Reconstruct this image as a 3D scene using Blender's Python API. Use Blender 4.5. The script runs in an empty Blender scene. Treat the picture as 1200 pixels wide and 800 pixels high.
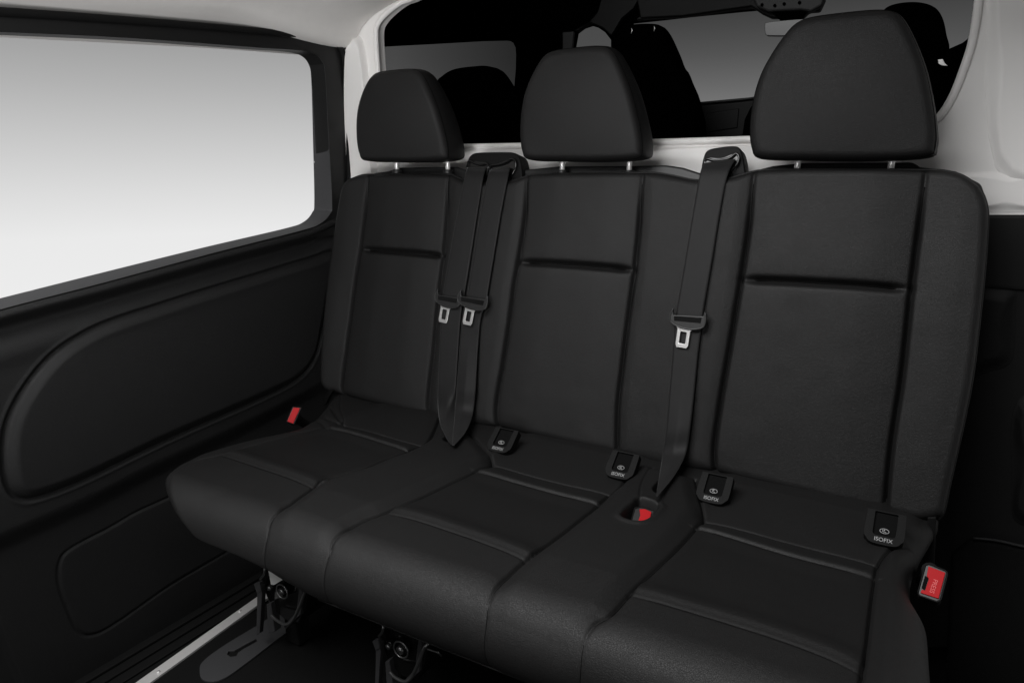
import bpy, bmesh, math, random
import numpy as np
from mathutils import Vector, Matrix
from mathutils.geometry import tessellate_polygon
random.seed(4)
S = bpy.context.scene
COL = S.collection
# ------------------------------------------------------------------ camera
F_PX = 846.0; YAW = math.radians(30.1); PIT = math.radians(13.6)
C = np.array([0, 0, 1.08])
FW = np.array([-math.sin(YAW)*math.cos(PIT), math.cos(YAW)*math.cos(PIT), -math.sin(PIT)])
RT = np.array([math.cos(YAW), math.sin(YAW), 0.0]); UP = np.cross(RT, FW)
cam_d = bpy.data.cameras.new('camera'); cam = bpy.data.objects.new('camera', cam_d); COL.objects.link(cam)
cam_d.lens = F_PX/1200*36; cam_d.sensor_width = 36; cam_d.clip_end = 200; cam_d.clip_start = 0.02
cam.location = C; cam.rotation_euler = (math.radians(90)-PIT, 0, YAW)
S.camera = cam
def ray(u, v): return FW + RT*(u-600)/F_PX - UP*(v-400)/F_PX
def ay(u, v, y):
    d = ray(u, v); return C + d*((y-C[1])/d[1])
def ax(u, v, x):
    d = ray(u, v); return C + d*((x-C[0])/d[0])
def az(u, v, z):
    d = ray(u, v); return C + d*((z-C[2])/d[2])
def apl(u, v, p, n):
    d = ray(u, v); return C + d*(((p-C)@n)/(d@n))
def V(p): return Vector([float(q) for q in p])
# ------------------------------------------------------------------ object helpers
def tag(o, label=None, cat=None, group=None, kind=None):
    if label: o['label'] = label
    if cat: o['category'] = cat
    if group: o['group'] = group
    if kind: o['kind'] = kind
    return o
def empty(name, loc, label=None, cat=None, group=None):
    o = bpy.data.objects.new(name, None); COL.objects.link(o); o.location = V(loc); o.empty_display_size = .05
    tag(o, label, cat, group); return o
def link(name, me, mat, parent=None, smooth=True):
    o = bpy.data.objects.new(name, me); COL.objects.link(o)
    if mat: me.materials.append(mat)
    if parent:
        o.parent = parent
        if parent.type == 'EMPTY': o.matrix_parent_inverse = Matrix.Translation(-parent.location)
    if smooth:
        me.polygons.foreach_set('use_smooth', [True]*len(me.polygons))
    me.update(); return o
def mesh_np(name, verts, quads, extra=(), mat=None, parent=None, smooth=True, recalc=False):
    verts = np.asarray(verts, dtype=np.float64); me = bpy.data.meshes.new(name)
    quads = np.asarray(quads, dtype=np.int32).reshape(-1, 4)
    nl = quads.size + sum(len(e) for e in extra)
    me.vertices.add(len(verts)); me.vertices.foreach_set('co', verts.ravel())
    me.loops.add(nl); me.polygons.add(len(quads)+len(extra))
    li = list(quads.ravel()); st = list(range(0, quads.size, 4)); k = quads.size
    for e in extra: li += list(e); st.append(k); k += len(e)
    me.loops.foreach_set('vertex_index', np.array(li, dtype=np.int32))
    me.polygons.foreach_set('loop_start', np.array(st, dtype=np.int32))
    me.update(calc_edges=True); me.validate()
    if recalc:
        bm = bmesh.new(); bm.from_mesh(me); bmesh.ops.recalc_face_normals(bm, faces=bm.faces); bm.to_mesh(me); bm.free()
    return link(name, me, mat, parent, smooth)
def grid_quads(nr, nc, closed_c=False, off=0):
    r = np.arange(nr-1)[:, None]; c = np.arange(nc if closed_c else nc-1)[None, :]; c2 = (c+1) % nc
    q = np.stack([r*nc+c, r*nc+c2, (r+1)*nc+c2, (r+1)*nc+c], -1).reshape(-1, 4)
    return q+off
def from_bm(name, bm, mat, parent=None, smooth=False):
    bmesh.ops.recalc_face_normals(bm, faces=bm.faces)
    me = bpy.data.meshes.new(name); bm.to_mesh(me); bm.free(); return link(name, me, mat, parent, smooth)
def bevel(o, w=.003, seg=3, ang=30):
    m = o.modifiers.new('bevel', 'BEVEL'); m.width = w; m.segments = seg; m.limit_method = 'ANGLE'; m.angle_limit = math.radians(ang)
    m.harden_normals = False
    o.data.polygons.foreach_set('use_smooth', [True]*len(o.data.polygons))
    w2 = o.modifiers.new('wn', 'WEIGHTED_NORMAL'); w2.keep_sharp = False
    return o
def prism(name, front, depth, mat, parent=None, holes=(), bev=0, smooth=False):
    """closed slab: front outline (3-D points, planar) with holes, pushed along the vector depth"""
    loops = [[V(p) for p in front]] + [[V(p) for p in h] for h in holes]
    tris = tessellate_polygon(loops)
    flat = [p for l in loops for p in l]; n = len(flat); d = V(depth)
    bm = bmesh.new()
    a = [bm.verts.new(p) for p in flat]; b = [bm.verts.new(p+d) for p in flat]
    if holes:
        for t in tris:
            try:
                bm.faces.new([a[i] for i in t]); bm.faces.new([b[i] for i in reversed(t)])
            except ValueError: pass
    else:
        bm.faces.new(a); bm.faces.new(b[::-1])
    k = 0
    for l in loops:
        m = len(l)
        for i in range(m):
            bm.faces.new([a[k+i], a[k+(i+1) % m], b[k+(i+1) % m], b[k+i]])
        k += m
    o = from_bm(name, bm, mat, parent, smooth)
    if bev: bevel(o, bev)
    return o
def box_bm(bm, lo, hi, rot=None, piv=None):
    r = bmesh.ops.create_cube(bm, size=1); lo = Vector(lo); hi = Vector(hi)
    for v in r['verts']:
        v.co = Vector(((lo[i]+hi[i])/2 + v.co[i]*(hi[i]-lo[i])) for i in range(3))
        if rot: v.co = piv + rot @ (v.co-piv)
    return r['verts']
def box(name, lo, hi, mat, parent=None, bev=.003):
    bm = bmesh.new(); box_bm(bm, lo, hi); o = from_bm(name, bm, mat, parent)
    if bev: bevel(o, bev)
    return o
def tube(name, pts, r, mat, parent=None, n=10, closed=False):
    pts = np.array([np.asarray(p, float) for p in pts]); m = len(pts)
    if closed: tan = np.roll(pts, -1, 0)-np.roll(pts, 1, 0)
    else: tan = np.gradient(pts, axis=0)
    tan /= np.linalg.norm(tan, axis=1)[:, None]+1e-12
    ref = np.array([0.31, -.2, .93]); vs = []; rr = np.broadcast_to(np.asarray(r, float), (m,))
    prev = None
    for i in range(m):
        a = np.cross(tan[i], ref) if prev is None else prev - tan[i]*(prev@tan[i])
        a /= np.linalg.norm(a)+1e-12; prev = a; b = np.cross(tan[i], a)
        for k in range(n):
            t = 2*math.pi*k/n; vs.append(pts[i]+rr[i]*(a*math.cos(t)+b*math.sin(t)))
    q = grid_quads(m, n, True); ex = []
    if closed:
        l = (m-1)*n; q = np.vstack([q, [[l+k, l+(k+1) % n, (k+1) % n, k] for k in range(n)]])
    else: ex = [list(range(n))[::-1], list(range((m-1)*n, m*n))]
    return mesh_np(name, vs, q, ex, mat, parent, recalc=True)
def cyl(name, p0, p1, r, mat, parent=None, n=24, bev=0):
    p0 = np.asarray(p0, float); p1 = np.asarray(p1, float); d = p1-p0; L = np.linalg.norm(d); d = d/L
    e = min(bev, r*.4)
    pts = [p0, p0+d*1e-5, p0+d*e, p1-d*e, p1-d*1e-5, p1] if e else [p0, p1]
    rr = [r-e, r-e, r, r, r-e, r-e] if e else [r, r]
    o = tube(name, pts, rr, mat, parent, n)
    return o
def smooth_poly(pts, sub=6, closed=False):
    p = np.asarray(pts, float); n = len(p)
    if closed: q = np.vstack([p[-1], p, p[0], p[1]])
    else: q = np.vstack([2*p[0]-p[1], p, 2*p[-1]-p[-2]])
    out = []
    for i in range(n if closed else n-1):
        p0, p1, p2, p3 = q[i:i+4]
        # centripetal-ish: plain uniform catmull-rom is enough here
        for k in range(sub):
            t = k/sub
            out.append(.5*((2*p1)+(-p0+p2)*t+(2*p0-5*p1+4*p2-p3)*t*t+(-p0+3*p1-3*p2+p3)*t**3))
    if not closed: out.append(p[-1])
    return np.array(out)
def resample(p, n=None, params=None, closed=False):
    p = np.asarray(p, float)
    if closed: p = np.vstack([p, p[:1]])
    s = np.r_[0, np.cumsum(np.linalg.norm(np.diff(p, axis=0), axis=1))]; s /= s[-1]
    t = params if params is not None else (np.linspace(0, 1, n+1)[:-1] if closed else np.linspace(0, 1, n))
    return np.stack([np.interp(t, s, p[:, k]) for k in range(p.shape[1])], 1)
def pdist(P, poly, cut=.11):
    P = np.asarray(P); poly = np.asarray(poly); lo, hi = poly.min(0)-cut, poly.max(0)+cut
    k = np.nonzero((P[:, 0] > lo[0]) & (P[:, 0] < hi[0]) & (P[:, 1] > lo[1]) & (P[:, 1] < hi[1]))[0]
    out = np.full(len(P), 1e3)
    for c0 in range(0, len(poly)-1, 10):       # work in short runs of the polyline, each on its own neighbourhood
        run = poly[c0:c0+11]; lo, hi = run.min(0)-cut, run.max(0)+cut; Q = P[k]
        j = k[(Q[:, 0] > lo[0]) & (Q[:, 0] < hi[0]) & (Q[:, 1] > lo[1]) & (Q[:, 1] < hi[1])]
        if len(j): out[j] = np.minimum(out[j], pdist_(P[j], run))
    return out
def pdist_(P, poly):
    best = np.full(len(P), 1e9)
    for i in range(len(poly)-1):
        a = poly[i]; d = poly[i+1]-a; L = d@d
        if L < 1e-14: continue
        t = np.clip(((P-a)@d)/L, 0, 1); e = P-a-t[:, None]*d
        best = np.minimum(best, np.einsum('ij,ij->i', e, e))
    return np.sqrt(best)
def inside(P, poly):
    lo, hi = poly.min(0), poly.max(0); k = np.nonzero((P >= lo).all(1) & (P <= hi).all(1))[0]
    out = np.zeros(len(P), bool); out[k] = inside_(P[k], poly); return out
def inside_(P, poly):
    x, y = P[:, 0], P[:, 1]; r = np.zeros(len(P), bool); n = len(poly); j = n-1
    for i in range(n):
        xi, yi = poly[i]; xj, yj = poly[j]
        if yi != yj:
            c = ((yi > y) != (yj > y)) & (x < (xj-xi)*(y-yi)/(yj-yi)+xi); r ^= c
        j = i
    return r
def signed(P, poly):          # + inside
    d = pdist(P, np.vstack([poly, poly[:1]])); return np.where(inside(P, poly), d, -d)
def sstep(x, a, b):
    t = np.clip((x-a)/(b-a), 0, 1); return t*t*(3-2*t)
# smooth value noise on a lattice for soft undulation of the upholstery
def vnoise(P, scale, seed):
    rs = np.random.RandomState(seed); G = rs.rand(64, 64)
    q = P/scale+17.3; i = np.floor(q).astype(int); f = q-i; f = f*f*(3-2*f)
    g = lambda a, b: G[(i[:, 0]+a) % 64, (i[:, 1]+b) % 64]
    return (g(0, 0)*(1-f[:, 0])*(1-f[:, 1])+g(1, 0)*f[:, 0]*(1-f[:, 1])+g(0, 1)*(1-f[:, 0])*f[:, 1]+g(1, 1)*f[:, 0]*f[:, 1])-.5
# ------------------------------------------------------------------ materials
def mat(name, col, rough=.5, metal=0, spec=.5, bump=None, bs=.1, bd=.001, var=0, sheen=0, coat=0, voro=False, colscale=40):
    m = bpy.data.materials.new(name); m.use_nodes = True; nt = m.node_tree; b = nt.nodes['Principled BSDF']
    b.inputs['Roughness'].default_value = rough; b.inputs['Metallic'].default_value = metal
    b.inputs['Specular IOR Level'].default_value = spec
    if sheen: b.inputs['Sheen Weight'].default_value = sheen; b.inputs['Sheen Roughness'].default_value = .4
    if coat: b.inputs['Coat Weight'].default_value = coat
    c = (col, col, col) if isinstance(col, (int, float)) else col
    tc = nt.nodes.new('ShaderNodeTexCoord')
    nz = nt.nodes.new('ShaderNodeTexNoise'); nz.inputs['Scale'].default_value = colscale; nz.inputs['Detail'].default_value = 5
    nt.links.new(tc.outputs['Object'], nz.inputs['Vector'])
    mx = nt.nodes.new('ShaderNodeMix'); mx.data_type = 'RGBA'
    v = var or .06
    mx.inputs[6].default_value = (*[q*(1-v) for q in c], 1); mx.inputs[7].default_value = (*[min(1, q*(1+v)) for q in c], 1)
    nt.links.new(nz.outputs['Fac'], mx.inputs[0]); nt.links.new(mx.outputs[2], b.inputs['Base Color'])
    if bump:
        bp = nt.nodes.new('ShaderNodeBump'); bp.inputs['Strength'].default_value = bs; bp.inputs['Distance'].default_value = bd
        if voro:
            vo = nt.nodes.new('ShaderNodeTexVoronoi'); vo.feature = 'DISTANCE_TO_EDGE'; vo.inputs['Scale'].default_value = bump
            n2 = nt.nodes.new('ShaderNodeTexNoise'); n2.inputs['Scale'].default_value = bump*.35; n2.inputs['Detail'].default_value = 3
            nt.links.new(tc.outputs['Object'], n2.inputs['Vector'])
            vm = nt.nodes.new('ShaderNodeVectorMath'); vm.operation = 'MULTIPLY_ADD'; vm.inputs[1].default_value = (.006,)*3
            nt.links.new(n2.outputs['Color'], vm.inputs[0]); nt.links.new(tc.outputs['Object'], vm.inputs[2])
            nt.links.new(vm.outputs[0], vo.inputs['Vector'])
            mp = nt.nodes.new('ShaderNodeMapRange'); mp.inputs['From Max'].default_value = .12
            nt.links.new(vo.outputs['Distance'], mp.inputs['Value'])
            ad = nt.nodes.new('ShaderNodeMath'); ad.operation = 'ADD'
            nt.links.new(mp.outputs['Result'], ad.inputs[0]); nt.links.new(n2.outputs['Fac'], ad.inputs[1])
            nt.links.new(ad.outputs[0], bp.inputs['Height'])
        else:
            n2 = nt.nodes.new('ShaderNodeTexNoise'); n2.inputs['Scale'].default_value = bump; n2.inputs['Detail'].default_value = 4
            nt.links.new(tc.outputs['Object'], n2.inputs['Vector']); nt.links.new(n2.outputs['Fac'], bp.inputs['Height'])
        nt.links.new(bp.outputs['Normal'], b.inputs['Normal'])
    return m
M = dict(
 leather=mat('leather', (.0084, .0082, .0082), .53, spec=.26, bump=420, bs=.42, bd=.0006, voro=True, var=.08, colscale=9),
 insert=mat('leather_insert', (.0066, .0064, .0064), .57, spec=.22, bump=420, bs=.38, bd=.0006, voro=True, var=.08, colscale=9),
 webbing=mat('webbing', (.0066, .0064, .0066), .65, spec=.3, sheen=.1, bump=800, bs=.6, bd=.0008),
 plastic=mat('black_plastic', (.013, .013, .013), .42, spec=.4, bump=900, bs=.08, bd=.0003),
 tongue=mat('tongue_plastic', (.017, .017, .017), .35, spec=.5),
 gloss=mat('gloss_black', (.006, .006, .006), .12, spec=.5),
 matte=mat('matte_black', (.004, .004, .004), .75, spec=.2),
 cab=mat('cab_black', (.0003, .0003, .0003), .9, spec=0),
 cabtrim=mat('cab_trim', (.0018, .0018, .0018), .6, spec=.15),
 cabgrey=mat('cab_grey', (.018, .018, .018), .6, spec=.2),
 door=mat('door_trim', (.0125, .0125, .0127), .55, spec=.3, bump=520, bs=.5, bd=.0008, voro=True, var=.15),
 bay=mat('bay_trim', (.0045, .0045, .0045), .6, spec=.25, bump=520, bs=.2, bd=.0006, voro=True, var=.2),
 sill=mat('door_sill_plastic', (.009, .009, .009), .5, spec=.3, bump=700, bs=.1, bd=.0004),
 grey=mat('grey_trim', (.045, .045, .047), .42, spec=.4, bump=700, bs=.1, bd=.0004),
 white=mat('white_trim', (.78, .765, .75), .55, spec=.3, bump=300, bs=.05, bd=.0005, var=.02, colscale=6),
 head=mat('headliner_cloth', (.76, .74, .72), .9, spec=.1, bump=1200, bs=.2, bd=.0006, var=.03),
 carpet=mat('carpet', (.0075, .0075, .0075), .95, spec=.1, bump=700, bs=1, bd=.003, var=.55, colscale=420),
 alu=mat('sill_metal', (.62, .61, .60), .35, metal=.3, spec=.5, bump=200, bs=.03, var=.05, colscale=80),
 chrome=mat('chrome', (.85, .84, .83), .38, metal=.55),
 steel=mat('brushed_steel', (.80, .79, .78), .30, metal=.75, spec=.6),
 darksteel=mat('dark_steel', (.28, .28, .28), .30, metal=.9),
 track=mat('track_steel', (.05, .05, .052), .5, metal=.2, spec=.4, bump=500, bs=.06, bd=.0005),
 seam_dark=mat('seam_shade', (.0015, .0015, .0015), .8, spec=.1),  # near-black standing in for shade inside the seam grooves
 void=mat('pocket_black', (.0015, .0015, .0015), .8, spec=.1),
 red=mat('red_plastic', (.36, .008, .011), .55, spec=.12, var=.05),
 label=mat('label_paper', (.7, .7, .68), .6),
 ink=mat('label_print', (.30, .30, .30), .6),
 bezel=mat('bezel_plastic', (.0040, .0040, .0040), .6, spec=.15, bump=900, bs=.06, bd=.0003),
 mirror=mat('mirror_shell', (.018, .018, .018), .35),
)
def glass(name, lo, hi, axis=2, z0=0, z1=1):
    m = bpy.data.materials.new(name); m.use_nodes = True; nt = m.node_tree; nt.nodes.clear()
    out = nt.nodes.new('ShaderNodeOutputMaterial'); tr = nt.nodes.new('ShaderNodeBsdfTransparent')
    gl = nt.nodes.new('ShaderNodeBsdfGlossy'); gl.inputs['Roughness'].default_value = .02; gl.inputs['Color'].default_value = (1, 1, 1, 1)
    mx = nt.nodes.new('ShaderNodeMixShader'); mx.inputs[0].default_value = 0
    g = nt.nodes.new('ShaderNodeNewGeometry'); sp = nt.nodes.new('ShaderNodeSeparateXYZ'); mr = nt.nodes.new('ShaderNodeMapRange')
    mr.inputs['From Min'].default_value = z0; mr.inputs['From Max'].default_value = z1
    mr.inputs['To Min'].default_value = lo; mr.inputs['To Max'].default_value = hi
    nt.links.new(g.outputs['Position'], sp.inputs[0]); nt.links.new(sp.outputs[axis], mr.inputs['Value'])
    nt.links.new(mr.outputs['Result'], tr.inputs['Color'])
    nt.links.new(tr.outputs[0], mx.inputs[1]); nt.links.new(gl.outputs[0], mx.inputs[2]); nt.links.new(mx.outputs[0], out.inputs['Surface'])
    return m
# ------------------------------------------------------------------ BACKREST
D = 1.376; ZS = 0.48
P0 = np.array([0, D, ZS]); TV = np.array([0, .121, .576]); TV /= np.linalg.norm(TV); XV = np.array([1., 0, 0]); NB = np.cross(XV, TV)  # NB points to camera? checked below
if NB[1] > 0: NB = -NB
def bk(u, v, off=0.0):
    p = apl(u, v, P0+NB*off, NB); q = p-P0; return np.array([q[0], q@TV])
def bk3(x, t, off=0.0): return P0 + XV*x + TV*t + NB*off
def bks(pts, off=0.0): return np.array([bk(u, v, off) for u, v in pts])

bench = empty('rear_bench_seat', (-.65, 1.2, 0.0), 'black leather three-place bench seat with headrests in the van', 'bench seat')

top_px = [(408, 209), (418, 205), (430, 203.5), (475, 203), (523, 203.2), (531, 205.5), (540, 210), (548, 213), (570, 213.5), (592, 212), (605, 208.5), (618, 204),
          (630, 202.6), (690, 202), (753, 201), (775, 202.5), (793, 206), (812, 209.8), (840, 209.5), (856, 207), (872, 202), (888, 198.5), (905, 197.5), (1000, 197), (1085, 197.6),
          (1110, 199), (1130, 205), (1147, 217)]
left_px = [(384, 462), (377, 452), (375, 440), (376, 410), (380, 360), (385, 315), (391, 272), (396, 240), (401, 218), (408, 209)]
right_px = [(1098, 611), (1106, 602), (1113, 570), (1121, 535), (1131, 490), (1141, 437), (1149, 370), (1155, 310), (1158, 266), (1158, 245), (1154, 229), (1147, 217)]
bot_px = [(384, 462), (400, 466), (440, 476), (515, 495), (545, 502), (581, 504), (600, 508), (660, 522), (724, 537), (770, 550), (800, 554), (836, 557), (870, 565), (940, 582), (1000, 597), (1042, 607), (1075, 613), (1098, 611)]
NU, NV = 950, 380
uu = np.linspace(0, 1, NU); vv = np.linspace(0, 1, NV)
# denser near the rim
def dens(n, e=.04, k=.10):
    t = np.linspace(0, 1, n); return (1-k)*t + k*(.5-.5*np.cos(math.pi*t))
uu = dens(NU, k=.5); vv = dens(NV, k=.5)
cb = resample(smooth_poly(bks(bot_px)), params=uu); ct = resample(smooth_poly(bks(top_px)), params=uu)
cl = resample(smooth_poly(bks(left_px)), params=vv); cr = resample(smooth_poly(bks(right_px)), params=vv)
U_, V_ = np.meshgrid(uu, vv)
U3 = U_[..., None]; V3 = V_[..., None]
G = (1-V3)*cb[None]+V3*ct[None]+(1-U3)*cl[:, None]+U3*cr[:, None] - ((1-U3)*(1-V3)*cb[0]+U3*(1-V3)*cb[-1]+(1-U3)*V3*ct[0]+U3*V3*ct[-1])
P = G.reshape(-1, 2)
rim = np.vstack([cb[:-1:4], cr[:-1:4], ct[::-1][:-1:4], cl[::-1][:-1:4]]); rimc = np.vstack([rim, rim[:1]])
e = pdist(P, rimc)
eb = pdist(P, cb[::6], .7)
vert_seams = [
 [(431, 203), (430, 215), (426, 255), (421, 292), (415, 330), (409, 377), (404, 415), (400, 445), (400, 458), (403, 468)],
 [(524, 203), (524, 215), (522, 255), (518, 300), (514, 335), (511, 360), (506, 415), (501, 455), (500, 478), (504, 492)],
 [(618, 204), (617, 212), (614, 255), (606, 307), (601, 335), (596, 375), (589, 420), (583, 455), (580, 480), (582, 504)],
 [(753, 200), (751, 225), (748, 266), (743, 316), (735, 376), (728, 433), (723, 479), (722.5, 529), (724, 537)],
 [(884, 198), (882, 215), (877, 266), (868, 326), (853, 416), (845, 462), (838, 509), (836, 532), (837, 557)],
 [(1085, 197), (1084, 212), (1077, 266), (1068, 339), (1058, 433), (1051, 480), (1045, 519), (1041, 557), (1038, 597), (1039, 607)]]
hor_seams = [[(421, 292), (450, 294), (490, 297), (519, 300)], [(606, 307), (650, 309), (700, 312.5), (743, 316.5)], [(868, 327), (930, 330), (1000, 334), (1068, 339)]]
disp = np.zeros(len(P))
VS = [smooth_poly(bks(s)) for s in vert_seams]; HS = [smooth_poly(bks(s)) for s in hor_seams]
tt = P[:, 1]
for k, s in enumerate(VS):
    d = pdist(P, s)
    deep = 1.0 if k in (0, 2, 5, 4) else .85
    fade = np.clip((.60-tt)/.10, .35, 1)       # grooves run shallow towards the top hem
    disp -= deep*fade*(.0125*np.exp(-(d/.0044)**2)+.0050*np.exp(-d/.013))
for s in HS:
    d = pdist(P, s); xm = (P[:, 0]-s[0, 0])/(s[-1, 0]-s[0, 0]); f = np.clip(np.sin(np.clip(xm, 0, 1)*math.pi)*3, .25, 1)
    disp -= f*(.017*np.exp(-(d/.0062)**2)+.004*np.exp(-d/.014))
# swell of the padded inserts and the flanks
for k in (0, 2, 4):
    a_, b_ = VS[k], VS[k+1]; m = (P[:, 0] > np.interp(tt, a_[::-1, 1], a_[::-1, 0])) & (P[:, 0] < np.interp(tt, b_[::-1, 1], b_[::-1, 0]))
    disp += np.where(m, .006*sstep(pdist(P, a_), 0, .09)*sstep(pdist(P, b_), 0, .09), 0)
for a, b in ((1, 2), (3, 4)):
    reg = np.vstack([VS[a], VS[b][::-1]]); sd = signed(P, reg); disp += .003*sstep(sd, .0, .03)
for a in (0, 5):
    s = VS[a]; side = (P[:, 0] < np.interp(tt, s[::-1, 1], s[::-1, 0])) if a == 0 else (P[:, 0] > np.interp(tt, s[::-1, 1], s[::-1, 0]))
    disp += np.where(side, .007*sstep(pdist(P, s), .0, .07), 0)
disp += .0012*vnoise(P, .09, 1)+.0009*vnoise(P, .035, 2)
# fine vertical stretch creases near the foot of the inserts
disp += .0009*np.exp(-eb/.05)*vnoise(P*np.array([1, .35]), .016, 8)
r = .016; re = np.clip(e, 0, r); disp -= r-np.sqrt(np.maximum(r*r-(r-re)**2, 0))
rb = .026; re = np.clip(eb, 0, rb); disp -= .8*(rb-np.sqrt(np.maximum(rb*rb-(rb-re)**2, 0)))
VB = P0+P[:, :1]*XV+P[:, 1:]*TV+disp[:, None]*NB
# rim ring and skirt
idx = np.arange(NV*NU).reshape(NV, NU)
ring = np.r_[idx[0, :-1], idx[:-1, -1], idx[-1, :0:-1], idx[:0:-1, 0]]
rv = VB[ring]; nR = len(ring)
cen = rv.mean(0); rings = [(.012, .000), (.05, .002), (.095, .004), (.115, -.012)]
verts = [VB]; q = [grid_quads(NV, NU)]; prev = ring; off = len(VB)
outd = (rv-cen); outd[:, 0] *= .6; outd -= (outd@NB)[:, None]*NB; outd /= np.linalg.norm(outd, axis=1)[:, None]
for dp, o_ in rings:
    verts.append(rv-NB*dp+outd*o_); cur = np.arange(off, off+nR); off += nR
    q.append(np.stack([prev, cur, np.roll(cur, -1), np.roll(prev, -1)], 1)); prev = cur
backrest = mesh_np('backrest', np.vstack(verts), np.vstack(q), [list(prev)], M['leather'], bench, recalc=True)
def seam_shade_tubes(lines, P_, V_, N_, parent, rad, drop=.0002):
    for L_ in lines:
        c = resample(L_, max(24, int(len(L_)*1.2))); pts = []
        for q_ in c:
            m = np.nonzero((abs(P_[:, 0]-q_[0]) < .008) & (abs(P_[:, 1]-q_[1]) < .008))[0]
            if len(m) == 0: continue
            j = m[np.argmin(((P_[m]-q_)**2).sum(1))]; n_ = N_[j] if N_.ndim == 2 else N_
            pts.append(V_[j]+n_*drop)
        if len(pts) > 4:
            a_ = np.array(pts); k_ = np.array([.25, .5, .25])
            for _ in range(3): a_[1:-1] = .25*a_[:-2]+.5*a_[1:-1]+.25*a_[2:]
            tube('seam_shade_line', a_, rad, M['seam_dark'], parent, n=6)  # dark line laid in the groove to paint its shadow gap
seam_shade_tubes([l[(l[:, 1] > .012) & (l[:, 1] < .584)] for l in VS]+HS, P, VB, NB, backrest, .0013)
# piping bead along the hem (left flank, top, right flank)
pip = np.vstack([cl[40::6], ct[::5], cr[::-1][::6]])
pip3 = np.array([bk3(a, b, -.012) for a, b in resample(pip, 420)])
tube('piping', pip3, .0022, M['leather'], bench, n=8)
# hard shell behind the upholstery, standing a little above the hem
sh_px = [(408, 212), (440, 202), (455, 200), (466, 196), (535, 195), (548, 200), (600, 200), (640, 196), (655, 194.5), (740, 194), (780, 193), (800, 196), (822, 203), (870, 203), (905, 194), (940, 190.5), (1070, 189.5), (1078, 195), (1120, 200), (1150, 215), (1158, 240)]
shp = [apl(u, v, P0-NB*.045, NB) for u, v in sh_px]
low = [shp[-1]-TV*.3, shp[0]-TV*.3]
prism('back_shell', list(shp)+low, -NB*.05, M['plastic'], bench, bev=.006)

# ------------------------------------------------------------------ CUSHION
RC = .072; YC = .838; ZC = ZS-RC
prof = []
for y in np.linspace(1.47, YC, 420): prof.append((y, ZS))
for a in np.linspace(90, 216, 150)[1:]: prof.append((YC+RC*math.cos(math.radians(a)), ZC+RC*math.sin(math.radians(a))))
ye, ze = prof[-1]
for a in np.linspace(0, 1, 30)[1:]: prof.append((ye+.070*a, ze-.036*math.sin(a*math.pi/2)))
ztop_under = prof[-1][1]
for y in np.linspace(prof[-1][0], 1.45, 30)[1:]: prof.append((y, ztop_under))
for z in np.linspace(ztop_under, ZS, 12)[1:-1]: prof.append((1.475, z))
prof = np.array(prof); sp = np.r_[0, np.cumsum(np.linalg.norm(np.diff(prof, axis=0), axis=1))]
S_ARC = 1.47-YC
def cu(u, v):
    """pixel -> (x, arc length) on the cushion skin"""
    p = az(u, v, ZS)
    if p[1] >= YC: return np.array([p[0], 1.47-p[1]])
    d = ray(u, v); best = None      # cylinder of the front roll
    a = d[1]**2+d[2]**2; b = 2*(d[1]*(C[1]-YC)+d[2]*(C[2]-ZC)); c = (C[1]-YC)**2+(C[2]-ZC)**2-RC**2
    disc = max(b*b-4*a*c, 0); t = (-b-math.sqrt(disc))/(2*a); p = C+d*t
    ang = math.atan2(p[2]-ZC, YC-p[1])     # 90deg = top, 0 = front
    return np.array([p[0], S_ARC+RC*(math.pi/2-max(ang, -.3))])
def cus(pts): return np.array([cu(u, v) for u, v in pts])
ns = len(prof)
Lk = [(-.5, -1.40), (.07, -1.39), (.16, -1.335), (.24, -1.292), (.325, -1.272), (.36, -1.285), (.42, -1.312), (.47, -1.330), (.54, -1.343), (.60, -1.333), (.65, -1.305), (.68, -1.275), (.72, -1.22), (.76, -1.155), (.80, -1.09), (.86, -1.04), (2.5, -1.02)]
Rk = [(-.5, .075), (.07, .070), (.20, .040), (.30, .033), (.37, .036), (.43, .058), (.55, .064), (.62, .062), (.68, .045), (.74, .02), (.80, -.01), (.9, -.02), (2.5, -.02)]
Ls = np.interp(sp, *zip(*Lk)); Rs = np.interp(sp, *zip(*Rk))
def sm(a, k):
    kk = np.hanning(k); kk /= kk.sum(); return np.convolve(np.pad(a, k//2, 'edge'), kk, 'valid')[:len(a)]
Ls = sm(Ls, 31); Rs = sm(Rs, 31)
NX = 1000; xu = dens(NX, k=.25)
X = Ls[:, None]*(1-xu)+Rs[:, None]*xu; SS = np.repeat(sp[:, None], NX, 1)
P = np.stack([X.ravel(), SS.ravel()], 1)
tn = np.gradient(prof, axis=0); tn /= np.linalg.norm(tn, axis=1)[:, None]
nrm = np.stack([np.zeros(ns), -tn[:, 1]*-1, tn[:, 0]*-1], 1)     # (0, tz, -ty)
nrm = np.stack([np.zeros(ns), tn[:, 1], -tn[:, 0]], 1)
NN = np.repeat(nrm[:, None], NX, 1).reshape(-1, 3)
sLr = [(309, 660), (311, 640), (314, 625), (317, 610), (327, 597), (345, 585), (367, 570), (380, 562), (405, 554), (430, 546), (455, 536), (479, 527), (497, 516), (508, 503), (515, 490)]
sMl = [(384, 655), (387, 642), (391, 632), (400, 622), (412, 615), (430, 607), (451, 599), (490, 582), (527, 565), (557, 551), (577, 539), (565, 522), (547, 504)]
sMr = [(577, 770), (571, 752), (569, 737), (570, 720), (575, 700), (585, 682), (597, 671), (616, 655), (647, 632), (680, 607), (705, 587), (716, 573), (730, 563), (745, 542)]
sRl = [(684, 798), (680, 785), (682, 760), (690, 740), (700, 727), (716, 717), (737, 695), (760, 672), (797, 637), (815, 617), (825, 602), (820, 582), (815, 560)]
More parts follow.
